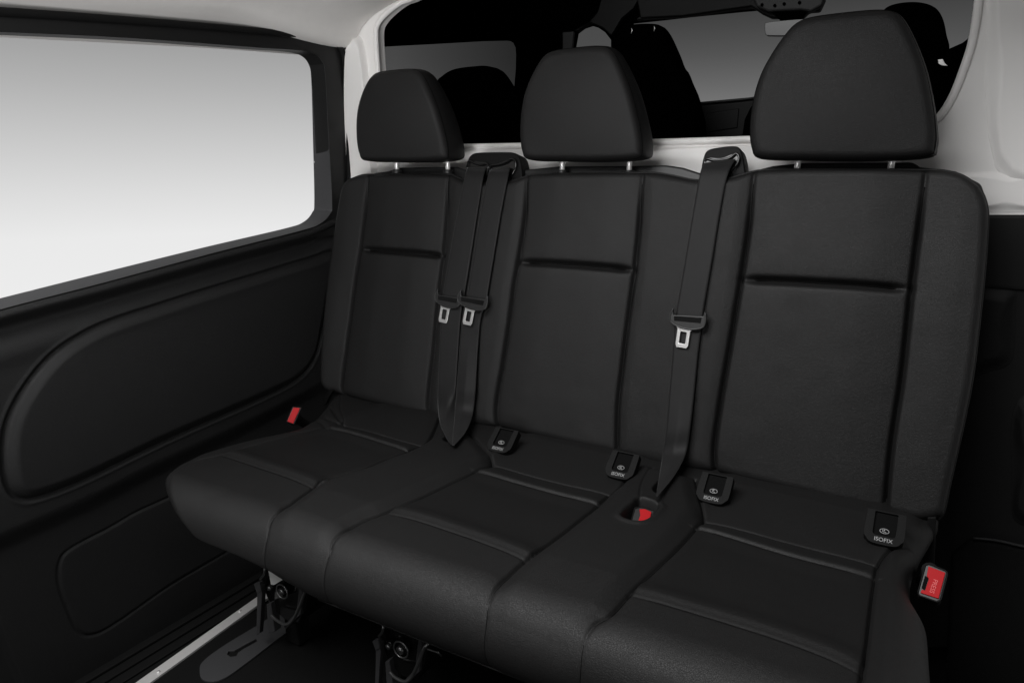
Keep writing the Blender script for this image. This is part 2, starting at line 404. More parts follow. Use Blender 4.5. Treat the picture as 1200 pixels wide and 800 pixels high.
sRr = [(1004, 860), (1007, 820), (1010, 790), (1016, 755), (1020, 720), (1025, 680), (1029, 656), (1042, 641), (1060, 632), (1078, 634)]
sLl = [(195, 580), (195, 567), (198, 559), (207, 550), (230, 539), (260, 532), (300, 520), (345, 508), (380, 500), (402, 493), (399, 478), (399, 462)]
def seamline(s, ext=True):
    c = cus(s)
    if ext: c = c[c[:, 1] < .735]; c = np.vstack([[c[0, 0], .93], [c[0, 0], .84], c])
    return smooth_poly(c)
SLr, SMl, SMr, SRl, SRr = [seamline(s) for s in (sLr, sMl, sMr, sRl, sRr)]; SLl = seamline(sLl, False)
fr = [[(260, 533), (300, 546), (335, 558), (367, 570)], [(451, 599), (500, 613), (560, 633), (616, 655)], [(737, 695), (800, 713), (880, 738), (950, 762), (1011, 787)]]
Bs = [[(380, 500), (420, 510), (450, 519), (479, 528)], [(557, 551), (600, 564), (650, 578), (702, 590)], [(815, 617), (870, 634), (940, 655), (1023, 676)]]
As = [[(402, 493), (440, 502), (480, 513), (497, 516)], [(577, 538), (620, 551), (670, 563), (716, 573)], [(825, 602), (880, 616), (950, 634), (1029, 654)]]
disp = np.zeros(len(P)); vis = P[:, 1] < 1.0
fr = [smooth_poly(cus(s)) for s in fr]; Bs = [smooth_poly(cus(s)) for s in Bs]; As = [smooth_poly(cus(s)) for s in As]
def groove(s, g, w, g2, w2):
    d = pdist(P, s); return -(g*np.exp(-(d/w)**2)+g2*np.exp(-d/w2))
frontf = np.clip((.70-P[:, 1])/.07, .16, 1)      # seams flatten as they pass over the front roll
for s, g in ((SLr, .004), (SMl, .004), (SMr, .0035), (SRl, .0035), (SRr, .0035)):
    disp += groove(s, g*1.5, .0030, .0045, .012)*frontf
disp += groove(SLl, .0011, .0025, .0010, .01)
for s in fr+Bs+As: disp += groove(s, .0022, .0028, .0, .01)
# raised strips between the places and the outer bolster
for a, b in ((SLr, SMl), (SMr, SRl)):
    reg = np.vstack([a, b[::-1]]); sd = signed(P, reg)
    disp += .011*sstep(sd, .0, .035)*np.clip((.72-P[:, 1])/.16, .10, 1)
sd = P[:, 0]-np.interp(P[:, 1], SRr[::-1, 1], SRr[::-1, 0]); disp += np.where((P[:, 1] < .9), .014*sstep(sd, 0, .03), 0)
# seat insert: drops to the front seam and steps down from the rear roll
for k, (a, b) in enumerate(((SLl, SLr), (SMl, SMr), (SRl, SRr))):
    F_, B_, A_ = fr[k], Bs[k], As[k]
    reg = np.vstack([F_, B_[::-1]]); sd = signed(P, reg); dF = pdist(P, F_); dB = pdist(P, B_)
    m = sd > 0
    disp += np.where(m, .0050*np.exp(-((dF-.022)/.020)**2)*sstep(dF, 0, .018)-.0030*sstep(dF, .03, .10)*sstep(dB, 0, .04)*sstep(pdist(P, a), 0, .04)*sstep(pdist(P, b), 0, .04), 0)
    dA = pdist(P, A_); w = dA/(dA+dB+1e-9)
    roll = -.013*(1-w)**1.3+.005*w**.8*(1-np.clip((w-.82)/.18, 0, 1)**2)
    yA = np.interp(P[:, 0], A_[:, 0], A_[:, 1]); yB = np.interp(P[:, 0], B_[:, 0], B_[:, 1])
    xin = sstep(np.minimum(P[:, 0]-A_[0, 0], A_[-1, 0]-P[:, 0])+.02, 0, .03)
    disp += np.where((P[:, 1] >= yA) & (P[:, 1] < yB), roll*xin, 0)
    # back panel climbs from seam A
    sA_ = np.interp(P[:, 0], A_[:, 0], A_[:, 1])-P[:, 1]; dAl = np.maximum(sA_, 0)
    xin = sstep(np.minimum(P[:, 0]-A_[0, 0], A_[-1, 0]-P[:, 0])+.02, 0, .03)
    disp += np.where(sA_ > 0, .019*np.clip(dAl/.15, 0, 1)-.013, 0)*xin
# wrinkles at the left rear corner
for w_ in ([(352, 492), (368, 489), (384, 501)], [(372, 483), (384, 490), (396, 494)], [(386, 473), (392, 482), (398, 491)]):
    disp += groove(smooth_poly(cus(w_)), .0045, .006, 0, .01)
# tucks where the strip seams bend over the roll
for u, v in ((412, 617), (590, 682), (703, 722), (337, 590)):
    c0 = cu(u, v); disp -= .0018*np.exp(-(((P[:, 0]-c0[0])/.010)**2+((P[:, 1]-c0[1])/.016)**2))
# buckle pocket in the strip between the middle and right places + belt slot seams
pocket = smooth_poly(cus([(728, 611), (731, 605), (741, 596), (750, 590), (771, 597), (770, 604), (762, 612), (752, 617), (738, 616)]), 5, True)
sd = signed(P, pocket); disp -= .040*sstep(sd, -.002, .007); disp += .003*np.exp(-((sd+.006)/.006)**2)
for s in ([(765, 548), (757, 560), (751, 575), (749, 591)], [(793, 556), (786, 570), (778, 584), (770, 597)]):
    disp += groove(smooth_poly(cus(s)), .0022, .0022, .001, .008)
slot = smooth_poly(cus([(764, 577), (772, 583), (786, 566), (780, 562)]), 4, True); disp -= .02*sstep(signed(P, slot), -.001, .006)
slot2 = smooth_poly(cus([(519, 518), (530, 523), (546, 511), (541, 506)]), 4, True); disp -= .018*sstep(signed(P, slot2), -.001, .006)
disp += .0020*vnoise(P, .10, 5)+.0008*vnoise(P, .04, 6)
disp = np.where(P[:, 1] < 1.15, disp, 0)
# end rounding
ee = np.minimum(P[:, 0]-np.repeat(Ls, NX), np.repeat(Rs, NX)-P[:, 0]); r = .05; re = np.clip(ee, 0, r)
rl = r-np.sqrt(np.maximum(r*r-(r-re)**2, 0)); disp -= rl*np.where(P[:, 1] < .95, 1, .8)
VC = np.stack([P[:, 0], np.repeat(prof[:, 0], NX), np.repeat(prof[:, 1], NX)], 1)+NN*disp[:, None]
lift = (.034*sstep(-VC[:, 0], .80, 1.10)+.010*sstep(-VC[:, 0], 1.05, 1.2))*sstep(ZC-VC[:, 2], .0, .05); VC[:, 2] += lift
qc = grid_quads(ns, NX); last = (ns-1)*NX
wrap = np.stack([last+np.arange(NX-1), last+np.arange(1, NX), np.arange(1, NX), np.arange(NX-1)], 1)
cushion = mesh_np('seat_cushion', VC, np.vstack([qc, wrap]), [list(np.arange(ns)*NX), list((np.arange(ns)*NX+NX-1)[::-1])], M['leather'], bench, recalc=True)
seam_shade_tubes([l[(l[:, 1] < .86)] for l in (SLr, SMl, SMr, SRl, SRr)], P, VC, NN, cushion, .0011)
seam_shade_tubes([l for l in fr+Bs+As], P, VC, NN, cushion, .0007)
# the seat centres are the slightly duller, perforation-free hide: per-face material
cushion.data.materials.append(M['insert'])
pf = P.reshape(ns, NX, 2); cx = .25*(pf[:-1, :-1]+pf[1:, :-1]+pf[:-1, 1:]+pf[1:, 1:]).reshape(-1, 2)
mi = np.zeros(len(cushion.data.polygons), dtype=np.int32)
for k in range(3): mi[:len(cx)][inside(cx, np.vstack([fr[k], Bs[k][::-1]]))] = 1
cushion.data.polygons.foreach_set('material_index', mi)
# lower hem piping under the front roll
hem = [(x, prof[np.argmin(abs(sp-1.0))][0], 0) for x in (0, 1)]
i_h = int(np.argmin(abs(sp-(S_ARC+RC*math.pi*.70+.010))))
tube('hem_piping', [(x, prof[i_h, 0]-.001, prof[i_h, 1]-.001) for x in np.linspace(-.84, -.06, 40)], .0016, M['leather'], bench, n=8)
# seat pan under the cushion
box('seat_pan', (-1.15, .93, ztop_under-.035), (-.03, 1.42, ztop_under+.02), M['matte'], bench, bev=.01)

# ------------------------------------------------------------------ HEADRESTS
hr_px = [(618, 187), (611, 178), (608.5, 160), (609.5, 135), (614, 112), (622, 92), (632, 74), (640, 65), (652, 60.5), (680, 57), (700, 55.8), (711, 58), (719, 66),
         (729, 86), (738, 110), (745, 138), (749, 160), (750, 176), (744, 186), (700, 189), (655, 188.5)]
YH = 1.470
hc = np.array([-.6665, YH, 0])
out = np.array([ay(u, v, YH) for u, v in hr_px])[:, [0, 2]]; out[:, 0] -= hc[0]
# symmetrical outline about the headrest's middle
out_s = resample(smooth_poly(out, 6, True), 240, closed=True)
cz = .5*(out_s[:, 1].max()+out_s[:, 1].min()); zmin = out_s[:, 1].min(); zmax = out_s[:, 1].max()
cxh = .5*(out_s[:, 0].max()+out_s[:, 0].min())
def inflate(name, out2, c2, prof_, loc, matr, parent, taper=0, lean=0, puff=0):
    """rings of a 2-D (x,z) outline scaled about c2; prof_ = list of (scale, y)"""
    n = len(out2); vs = []
    z0, z1 = out2[:, 1].min(), out2[:, 1].max()
    hw = np.abs(out2[:, 0]-c2[0]).max(); hh = np.abs(out2[:, 1]-c2[1]).max()
    for s_, y in prof_:
        pt = c2+(out2-c2)*s_; h = np.clip((pt[:, 1]-z0)/(z1-z0), 0, 1)
        yy = y*(1-taper*h**1.5*(y > 0))+lean*h**2
        if puff and y < .03: yy = yy-puff*np.clip(1-((pt[:, 0]-c2[0])/hw)**2, 0, 1)*np.clip(1-((pt[:, 1]-c2[1])/hh)**2, 0, 1)
        vs.append(np.stack([pt[:, 0]+loc[0], yy+loc[1], pt[:, 1]+loc[2]], 1))
    return mesh_np(name, np.vstack(vs), grid_quads(len(prof_), n, True), [list(range(n))[::-1], list(range((len(prof_)-1)*n, len(prof_)*n))], matr, parent, recalc=True)
hp = []
for s_ in np.linspace(.02, .90, 22): hp.append((s_, 0))
hp += [(.925, .0015), (.95, .0036), (.970, .0068), (.982, .0100), (.990, .0128), (.9915, .0140), (.9885, .0152), (.9915, .0166), (.999, .0200), (1.010, .028), (1.018, .040), (1.018, .055), (1.008, .070), (.985, .084), (.95, .094), (.90, .101), (.8, .107), (.5, .112), (.02, .114)]
hx = {'a': -1.150, 'b': -.6700, 'c': -.1625}
for xc, pc, sx_, sz_ in ((-.149, -.1625, 1.10, 1.10), (-.668, -.670, 1.02, 1.02), (-1.157, -1.150, 1.0, .955)):
    o2 = out_s.copy(); zb_ = o2[:, 1].min(); o2[:, 0] = cxh+(o2[:, 0]-cxh)*sx_; o2[:, 1] = zb_+(o2[:, 1]-zb_)*sz_
    h = inflate('headrest', o2, np.array([cxh, .5*(o2[:, 1].min()+o2[:, 1].max())]), hp, (xc, YH, 0), M['leather'], bench, taper=.30, puff=.012)
    ch_ = np.array([cxh, .5*(o2[:, 1].min()+o2[:, 1].max())]); rg_ = ch_+(o2-ch_)*.990
    h_ = np.clip((rg_[:, 1]-o2[:, 1].min())/(o2[:, 1].max()-o2[:, 1].min()), 0, 1)
    tube('seam_shade_line', np.stack([rg_[:, 0]+xc, YH+.0128*(1-.30*h_**1.5), rg_[:, 1]], 1)[::2], .0013, M['seam_dark'], h, n=6, closed=True)  # dark line painting the shadow gap along the headrest seam
    for dx in (-.081, .081):
        tube('post', [(pc+dx, YH+.055, 1.055), (pc+dx, YH+.055, 1.12)], .0060, M['chrome'], h, n=16)
        cyl('guide_sleeve', (pc+dx, YH+.055, 1.060), (pc+dx, YH+.055, 1.0725), .0125, M['plastic'], h, n=20, bev=.002)
# ------------------------------------------------------------------ BELT GUIDES
def rrect(x0, x1, z0, z1, r, n=6, top_only=False):
    pts = []
    for cx_, cz_, a0 in ((x1-r, z0+r, -90), (x1-r, z1-r, 0), (x0+r, z1-r, 90), (x0+r, z0+r, 180)):
        for k in range(n+1):
            a = math.radians(a0+90*k/n); pts.append((cx_+r*math.cos(a), cz_+r*math.sin(a)))
    return pts
def guide(px_out, lips, belts):
    OFF = -.028
    pts = np.array([apl(u, v, P0+NB*OFF, NB) for u, v in px_out]); pts = smooth_poly(pts, 5)
    g = prism('belt_guide', pts, -NB*.045, M['bezel'], bench, bev=.006)
    for lp, hole in zip(lips, belts):
        h3 = smooth_poly(np.array([apl(u, v, P0+NB*(OFF+.0035), NB) for u, v in hole]), 4, True)
        prism('guide_slot', h3, -NB*.004, M['gloss'], g, bev=.0012)
        l3 = smooth_poly(np.array([apl(u, v, P0+NB*(OFF+.008), NB) for u, v in lp]), 6)
        tube('guide_lip', l3, np.interp(np.linspace(0, 1, len(l3)), [0, .15, .85, 1], [.0012, .0026, .0026, .0012]), M['gloss'], g, n=8)
    return g
guide([(543, 216), (545, 200), (548, 187), (553, 180.5), (562, 178.5), (585, 178), (600, 178.5), (607, 182), (610, 190), (612, 205), (612, 216)],
      [[(547, 192), (550, 188.5), (556, 191.5), (563, 193), (570, 192), (572.5, 196), (571, 203)], [(573, 200), (575, 194.5), (584, 193), (592, 190.5), (599, 186.5), (604, 189), (604, 197), (600, 205)]],
      [[(546, 208), (547, 191), (551, 188), (562, 189.5), (571, 191), (571, 200), (568, 208)], [(573, 208), (574, 194), (584, 191), (596, 186.5), (602, 188), (604, 195), (601, 204), (596, 210)]])
guide([(821, 214), (822, 195), (825, 182), (830, 175.5), (842, 172.5), (858, 171), (866, 173), (870, 181), (873, 198), (874, 210)],
      [[(825, 189), (828, 186), (836, 188), (848, 187), (857, 184), (862, 180), (866, 184), (864, 192), (857, 200)]],
      [[(824, 210), (825, 188), (829, 184.5), (845, 185), (856, 181), (864, 179), (867, 184), (865, 194), (858, 204), (852, 209)]])
# ------------------------------------------------------------------ SEAT BELTS
def ribbon(name, Lp, Rp, offs, mid, mats, parent, n=70, th=.0013):
    """webbing between two pixel edges laid on the backrest, with thickness; mid lifts the centre line (fold)"""
    def on(u, v, o):
        p = apl(u, v, P0+NB*o, NB); return p if p[2] > ZS+.022 else az(u, v, ZS+.022)
    k = len(Lp); L3 = np.array([on(u, v, o) for (u, v), o in zip(Lp, offs)]); R3 = np.array([on(u, v, o) for (u, v), o in zip(Rp, offs)])
    tt_ = np.arange(k, dtype=float); L3 = smooth_poly(L3, 8); R3 = smooth_poly(R3, 8); md = smooth_poly(np.array(mid)[:, None], 8)[:, 0]
    nc = 13; w = np.linspace(0, 1, nc); m = len(L3)
    front = L3[:, None]*(1-w)[None, :, None]+R3[:, None]*w[None, :, None]
    prf = 1-np.abs(2*w-1)**1.0
    front = front+NB*(md[:, None, None]*prf[None, :, None])
    back = front-NB*th; vs = np.vstack([front.reshape(-1, 3), back.reshape(-1, 3)]); o_ = m*nc
    q = [grid_quads(m, nc), grid_quads(m, nc, off=o_)[:, ::-1]]
    ii = np.arange(m*nc).reshape(m, nc); ring_ = np.r_[ii[0, :-1], ii[:-1, -1], ii[-1, :0:-1], ii[:0:-1, 0]]
    q.append(np.stack([ring_, np.roll(ring_, -1), np.roll(ring_, -1)+o_, ring_+o_], 1))
    o = mesh_np(name, vs, np.vstack(q), [], mats, parent, recalc=True)
    # raised selvedge threads
    return o
SX = 1.16
def tongue(parent, cu_, cv_, W, ang, off, plate_dx=-.004, wide=False):
    c0 = apl(cu_, cv_, P0+NB*off, NB)
    ca, sa = math.cos(ang), math.sin(ang); ex = XV*ca+TV*sa; ey = TV*ca-XV*sa
    g = lambda x, y, z=0: c0+ex*x*SX+ey*y*1.36+NB*z
    sc = 1.32; h = W/2*1.12
    outer = [(-h*.86, .010), (-h*.94, .006), (-h, -.003), (-h*.90, -.0095), (-h*.45, -.0155), (0, -.0175), (h*.5, -.0165), (h*.9, -.0125), (h*1.0, -.003), (h*.97, .008), (h*.86, .012), (h*.80, .004), (-h*.78, .0005)]
    inner = [(-h*.74, -.0010), (h*.76, .0015), (h*.74, -.0065), (-h*.70, -.0080)]
    b = prism('tongue', [g(x, y, .005) for x, y in outer], -NB*.009, M['tongue'], parent, bev=.0016)
    # rolled lip and dark webbing slot
    prism('tongue_slot', [g(x, y, .0058) for x, y in inner], -NB*.002, M['gloss'], b)
    tube('tongue_rim', [g(x, y, .005) for x, y in smooth_poly([(-h*.84, .010), (-h*.97, -.001), (-h*.86, -.0105), (-h*.4, -.0158), (0, -.0172), (h*.5, -.0163), (h*.9, -.0115), (h*.99, -.002), (h*.92, .009)], 5)], .0018, M['tongue'], b, n=8)
    x0 = plate_dx; s = .0028
    po = [(x0-.0165, -.0135), (x0-.0115, -.0195), (x0-.0115, -.042), (x0-.0090, -.0465), (x0+.0090, -.0465), (x0+.0115, -.042), (x0+.0115, -.0205), (x0+.0165, -.0165), (x0, -.0145)]
    pi_ = rrect(x0-.0056, x0+.0056, -.0405, -.0225, .0015, 3)
    pl = prism('tongue_plate', [g(x, y, .0015) for x, y in po], -NB*.0028, M['steel'], b, holes=[[g(x, y, .0015) for x, y in pi_]])
    bevel(pl, .0007, 2)
    return b
def belt(label, Lp, Rp, offs, mid, tg, lower):
    c0 = apl(*Lp[0], P0, NB)
    root = empty('seat_belt', c0, label, 'seat belt', 'black seat belts hanging in front of the backrest')
    ribbon('webbing', Lp, Rp, offs, mid, M['webbing'], root)
    if lower: ribbon('webbing', *lower, M['webbing'], root)
    tongue(root, *tg)
    return root
belt('left belt of the close pair, its tongue tucked behind the other', 
     [(547, 196), (544.5, 207), (536, 250), (528, 292), (519.5, 340), (517, 352)], [(570, 196), (566, 209), (559.5, 250), (553, 292), (545.5, 338), (543, 352)],
     [-.018, .006, .010, .011, .012, .013], [0, 0, .0006, .0008, .0006, 0],
     (526, 348.5, .058, -.10, .016),
     ([(518, 350), (516.5, 375), (515, 410), (513.5, 450), (513, 478), (516, 497), (524, 515), (529, 521)], [(542, 352), (539.5, 375), (537.5, 400), (535.5, 430), (534, 455), (532.5, 480), (530.5, 505), (530, 521)],
      [.013, .013, .014, .016, .019, .023, .030, .032], [0, 0, 0, .001, .002, .003, .003, .0]))
belt('right belt of the close pair, its tongue overlapping the other',
     [(575, 198), (571.5, 207), (563, 250), (556, 292), (548.5, 340), (546, 352)], [(598, 196), (595, 209), (587, 250), (580, 292), (571.5, 343), (570, 354)],
     [-.018, .007, .012, .013, .014, .015], [0, 0, .0006, .0008, .0006, 0],
     (555, 350.5, .066, -.11, .022),
     ([(545, 352), (541.5, 375), (539, 400), (537, 430), (535, 455), (533, 480), (531, 505), (530, 522)], [(569, 354), (563, 375), (560.5, 400), (558.5, 430), (557, 458), (554, 484), (546, 505), (532, 522)],
      [.015, .013, .014, .017, .021, .026, .032, .033], [0, 0, 0, .003, .005, .006, .005, .0]))
belt('single belt between the middle and right seat places',
     [(825, 191), (820, 205), (811, 255), (802, 310), (792.5, 366), (791, 378)], [(862, 186), (852.5, 206), (843.5, 250), (834.5, 305), (824.5, 362), (823, 378)],
     [-.018, .006, .010, .011, .012, .013], [0, 0, .0006, .0008, .0006, 0],
     (806.5, 371.5, .058, -.03, .020),
     ([(791, 376), (788, 418), (784, 465), (780.5, 505), (776, 535), (772, 560), (769, 580)], [(823, 376), (817.5, 418), (813.5, 460), (809, 500), (804, 530), (791, 556), (770, 582)],
      [.013, .014, .017, .022, .028, .035, .036], [0, .001, .002, .005, .008, .006, .0]))
# ------------------------------------------------------------------ ISOFIX pockets on the rear strip of the cushion
def text_mesh(name, s, size, frame, mat_, parent, ext=.0003, sx=1.0):
    cu_ = bpy.data.curves.new(name, 'FONT'); cu_.body = s; cu_.size = size; cu_.extrude = ext; cu_.align_x = 'CENTER'; cu_.align_y = 'CENTER'
    o = bpy.data.objects.new(name, cu_); COL.objects.link(o)
    dg = bpy.context.evaluated_depsgraph_get(); me = bpy.data.meshes.new_from_object(o.evaluated_get(dg)); me.name = name
    bpy.data.objects.remove(o)
    org, ex, ey, ez = frame; n = len(me.vertices); co = np.zeros(n*3); me.vertices.foreach_get('co', co); co = co.reshape(-1, 3)
    w = org+co[:, :1]*sx*ex+co[:, 1:2]*ey+co[:, 2:]*ez; me.vertices.foreach_set('co', w.ravel())
    return link(name, me, mat_, parent, smooth=False)
def isofix(u, v, sc=1.0):
    c0 = az(u, v, ZS+.008); c0 = c0+np.array([0, 0, 0])
    til = math.radians(38); ex = XV; ey = np.array([0, math.cos(til), math.sin(til)]); ez = np.cross(ex, ey)
    g = lambda x, y, z=0: c0+ex*x*sc+ey*y*sc+ez*z
    o_ = [(-.029, .046), (-.030, .004), (-.026, -.006), (-.016, -.014), (.016, -.014), (.026, -.006), (.030, .004), (.029, .046)]
    i_ = [(-.0185, .068), (-.0175, .004), (-.015, .0005), (.015, .0005), (.0175, .004), (.0185, .068)]
    o3 = smooth_poly(np.array([g(x, y, .002) for x, y in o_]), 4); i_ = [(-.0172, .044), (-.0172, .006), (-.0162, .0025), (-.013, .0008), (.013, .0008), (.0162, .0025), (.0172, .006), (.0172, .044)]; i3 = [g(x, y, .002) for x, y in i_]
    b = prism('isofix_guide', o3, -ez*.018, M['bezel'], bench, holes=[i3]); bevel(b, .0012, 2)
    prism('isofix_cover', [g(x, y, -.003) for x, y in i_], -ez*.002, M['void'], b)
    # emblem: a small oval ring with a child seat pictogram
    ring_ = [g(.000+.0068*math.cos(t), .0112+.0042*math.sin(t), -.0008) for t in np.linspace(0, 2*math.pi, 32)[:-1]]
    tube('emblem', ring_, .00055, M['ink'], b, n=6, closed=True)
    tube('emblem', [g(-.0030, .0136, -.0008), g(-.0022, .0100, -.0008), g(.0012, .0098, -.0008), g(.0030, .0088, -.0008)], .0006, M['ink'], b, n=6)
    cyl('emblem', g(-.0002, .0128, -.0012), g(-.0002, .0128, -.0002), .0012, M['ink'], b, n=12)
    text_mesh('lettering', 'ISOFIX', .0098*sc, (g(0, -.0068, .0024), ex, ey, ez), M['ink'], b, sx=.95)
    return b
for u, v in ((585, 523), (725.5, 553), (834.5, 581), (1035.5, 629)): isofix(u, v)
# ------------------------------------------------------------------ BUCKLES
def buckle(label, quad, bodyquad, plane_n, press=False, redquad=None, thick=.02, stalk=None, notch=True):
    c0 = quad[0]
    root = empty('seat_belt_buckle', c0, label, 'buckle', 'seat belt buckles with red buttons')
    n = np.array(plane_n, float); n /= np.linalg.norm(n)
    fr_ = prism('housing', bodyquad, -n*thick, M['plastic'], root, bev=.002)
    tube('button_surround', smooth_poly(np.array([p+n*.0008 for p in resample(np.array(bodyquad), 40, closed=True)]), 1, True), .0009, M['matte'], fr_, n=6, closed=True)
    rb_ = prism('release_button', redquad, -n*.006, M['red'], root, bev=.0008)
    if press:
        q_ = np.array(redquad)
        ex = q_[2]-q_[3]; 
    return root
def facequad(pts, p0, n): return [apl(u, v, np.asarray(p0), np.asarray(n)) for u, v in pts]
# right-hand one, standing up beside the bolster and facing the camera
pR = az(1090, 650, ZS+.03); nR_ = np.array([-.05, -.75, .65]); nR_ /= np.linalg.norm(nR_)
bodyR = facequad([(1084.5, 661.5), (1089, 660.5), (1109, 668.5), (1110.5, 672), (1102.5, 703), (1098, 705), (1077, 697.5), (1075.5, 694)], pR, nR_)
redR = facequad([(1088, 663), (1108, 670.5), (1100, 701), (1078.5, 694), (1080.5, 690), (1084, 691.5), (1088.5, 678), (1086, 674)], pR+nR_*.003, nR_)
bR = buckle('large upright buckle with red button beside the right bolster, near camera', bodyR, bodyR, nR_, redquad=redR, thick=.03)
slotR = facequad([(1084, 674), (1088, 676.5), (1083.5, 690.5), (1080, 688)], pR+nR_*.0034, nR_)
prism('tongue_slot', slotR, -nR_*.003, M['void'], bR)
a3 = apl(1097, 677, pR+nR_*.0032, nR_); b3 = apl(1091, 696, pR+nR_*.0032, nR_); exr = (b3-a3)/np.linalg.norm(b3-a3); eyr = np.cross(nR_, exr)
text_mesh('lettering', 'PRESS', .0085, ((a3+b3)/2, exr, eyr, nR_), mat('button_print', (.60, .07, .07), .5), bR)
st0 = apl(1090, 668, pR-nR_*.02, nR_)
tube('stalk', smooth_poly(np.array([st0, st0+np.array([0.004, .05, -.03]), st0+np.array([.0, .13, -.09])]), 6), .012, M['matte'], bR, n=12)
# middle one, sunk in its pocket
pM = az(753, 606, ZS-.004); nM = np.array([.25, -.55, .80]); nM /= np.linalg.norm(nM)
bodyM = facequad([(744, 595), (751, 593.5), (767, 598), (765, 606), (758, 614), (751, 617), (738, 617), (741, 605)], pM-nM*.004, nM)
redM = facequad([(749.5, 596), (756, 596), (763.5, 599.5), (762, 606.5), (756, 612), (748, 617), (746.5, 614), (750.5, 603)], pM, nM)
buckle('small red buckle sunk in the pocket between the middle and right seat places', bodyM, bodyM, nM, redquad=redM, thick=.02)
# left one, between cushion and door
pL = az(345, 487, ZS+.01); nL = np.array([.55, -.62, .55]); nL /= np.linalg.norm(nL)
bodyL = facequad([(343, 476.3), (353.5, 477.3), (344.8, 497), (335.5, 494)], pL, nL)
redL = facequad([(343.8, 477), (351.6, 478), (343.6, 496), (336.6, 493.6)], pL+nL*.003, nL)
bL = buckle('red buckle beside the sliding door, left of the left cushion end', bodyL, bodyL, nL, redquad=redL, thick=.018)
stl = apl(345, 488, pL-nL*.018, nL)
tube('stalk', smooth_poly(np.array([stl, stl+np.array([-.01, .05, -.04]), stl+np.array([.0, .13, -.09])]), 6), .011, M['matte'], bL, n=12)
# recliner straps / side brackets of the bench
prism('side_bracket', [ay(u, v, 1.372) for u, v in ((1087, 606), (1097, 606), (1096, 640), (1093, 700), (1088, 690), (1081, 655), (1085, 640))], (0, .02, 0), M['bezel'], bench, bev=.0015)
prism('side_bracket', [ay(u, v, 1.36) for u, v in ((385, 457), (390, 458), (385, 466), (382, 473), (378, 476), (379, 466))], (0, .01, 0), M['bezel'], bench, bev=.001)
# ------------------------------------------------------------------ SEAT LEGS
FZ = 0.0
def leg(u_, v_, yy, full):
    o = ay(u_, v_, yy); x0, z0 = o[0], o[2]
    b = lambda dx, dz: np.array([x0+dx, yy, z0+dz])
    q = lambda u, v, y=yy: ay(u_+u, v_+v, y)
    # main latch plate
    L = prism('seat_leg', [q(-26, -45), (q(-26, -20)), q(-20, -2), q(-14, 12), q(2, 26), q(18, 30), q(26, 12), q(30, -10), q(34, -30), q(30, -45)], (0, .09, 0), M['gloss'], bench, bev=.003)
    prism('latch_bar', [q(-31, -12, yy-.02), q(-26, -14, yy-.02), q(-25, -4, yy-.02), q(-28, 42, yy-.02), q(-32, 44, yy-.02), q(-31, 5, yy-.02)], (0, .012, 0), M['track'], L, bev=.0015)
    prism('latch_pawl', [q(-35, -16, yy-.022), q(-28, -18, yy-.022), q(-26, -8, yy-.022), q(-31, -5, yy-.022)], (0, .01, 0), M['track'], L, bev=.001)
    for du, dv, r1, r2 in ((4, -11, .015, .009), (-10, -15, .010, .006)):
        c_ = q(du, dv); cyl('bolt', c_, c_-np.array([0, .012, 0]), r1, M['gloss'], L, n=24, bev=.002)
        cyl('bolt', c_-np.array([0, .011, 0]), c_-np.array([0, .018, 0]), r2, M['darksteel'], L, n=6, bev=.001)
    c_ = q(4, -11)-np.array([0, .0135, 0]); tube('washer', [c_+np.array([.0165*math.cos(t), 0, .0165*math.sin(t)]) for t in np.linspace(0, 2*math.pi, 33)[:-1]], .0017, M['darksteel'], L, n=8, closed=True)
    prism('bracket_rib', [q(20, -30, yy-.008), q(25, -30, yy-.008), q(20, 20, yy-.008), q(2, 38, yy-.008), q(0, 33, yy-.008), q(15, 17, yy-.008)], (0, .02, 0), M['track'], L, bev=.002)
    prism('bracket_rib', [q(-20, 8, yy-.012), q(-15, 6, yy-.012), q(-10, 40, yy-.012), q(-18, 42, yy-.012)], (0, .02, 0), M['track'], L, bev=.002)
    tube('release_rod', smooth_poly(np.array([q(31, -14, yy-.03), q(26, -8, yy-.035), q(19, 10, yy-.035), q(11, 26, yy-.03), q(3, 31, yy-.03), q(-8, 26, yy-.025), q(-14, 20, yy-.02)]), 8), .0034, M['darksteel'], L, n=10)
    tube('release_rod', smooth_poly(np.array([q(28, -8, yy-.03), q(36, -5, yy-.03), q(42, -3, yy-.03), q(46, 1, yy-.02)]), 6), .0018, M['darksteel'], L, n=8)
    tube('hook', smooth_poly(np.array([q(-24, -40, yy-.01), q(-22, -34, yy-.02), q(-23, -27, yy-.02), q(-27, -22, yy-.01)]), 6), .0026, M['darksteel'], L, n=8)
    # foot reaching the floor anchor
    zf = 0.004; c_ = q(-5, 20)
    bm = bmesh.new(); box_bm(bm, (c_[0]-.022, yy+.03, zf), (c_[0]+.022, yy+.07, c_[2])); fo = from_bm('foot', bm, M['matte'], L); bevel(fo, .006)
    for du, dv in ((28, 28), (-24, 60)):
        pass
    return L
leg(332, 700, .98, True); leg(471, 767, .93, False)
lb = prism('paper_label', [ay(u, v, .945) for u, v in ((311, 650), (345, 664), (341, 673), (321, 685), (317.5, 684.5))], (0, .0015, 0), M['label'], bench)
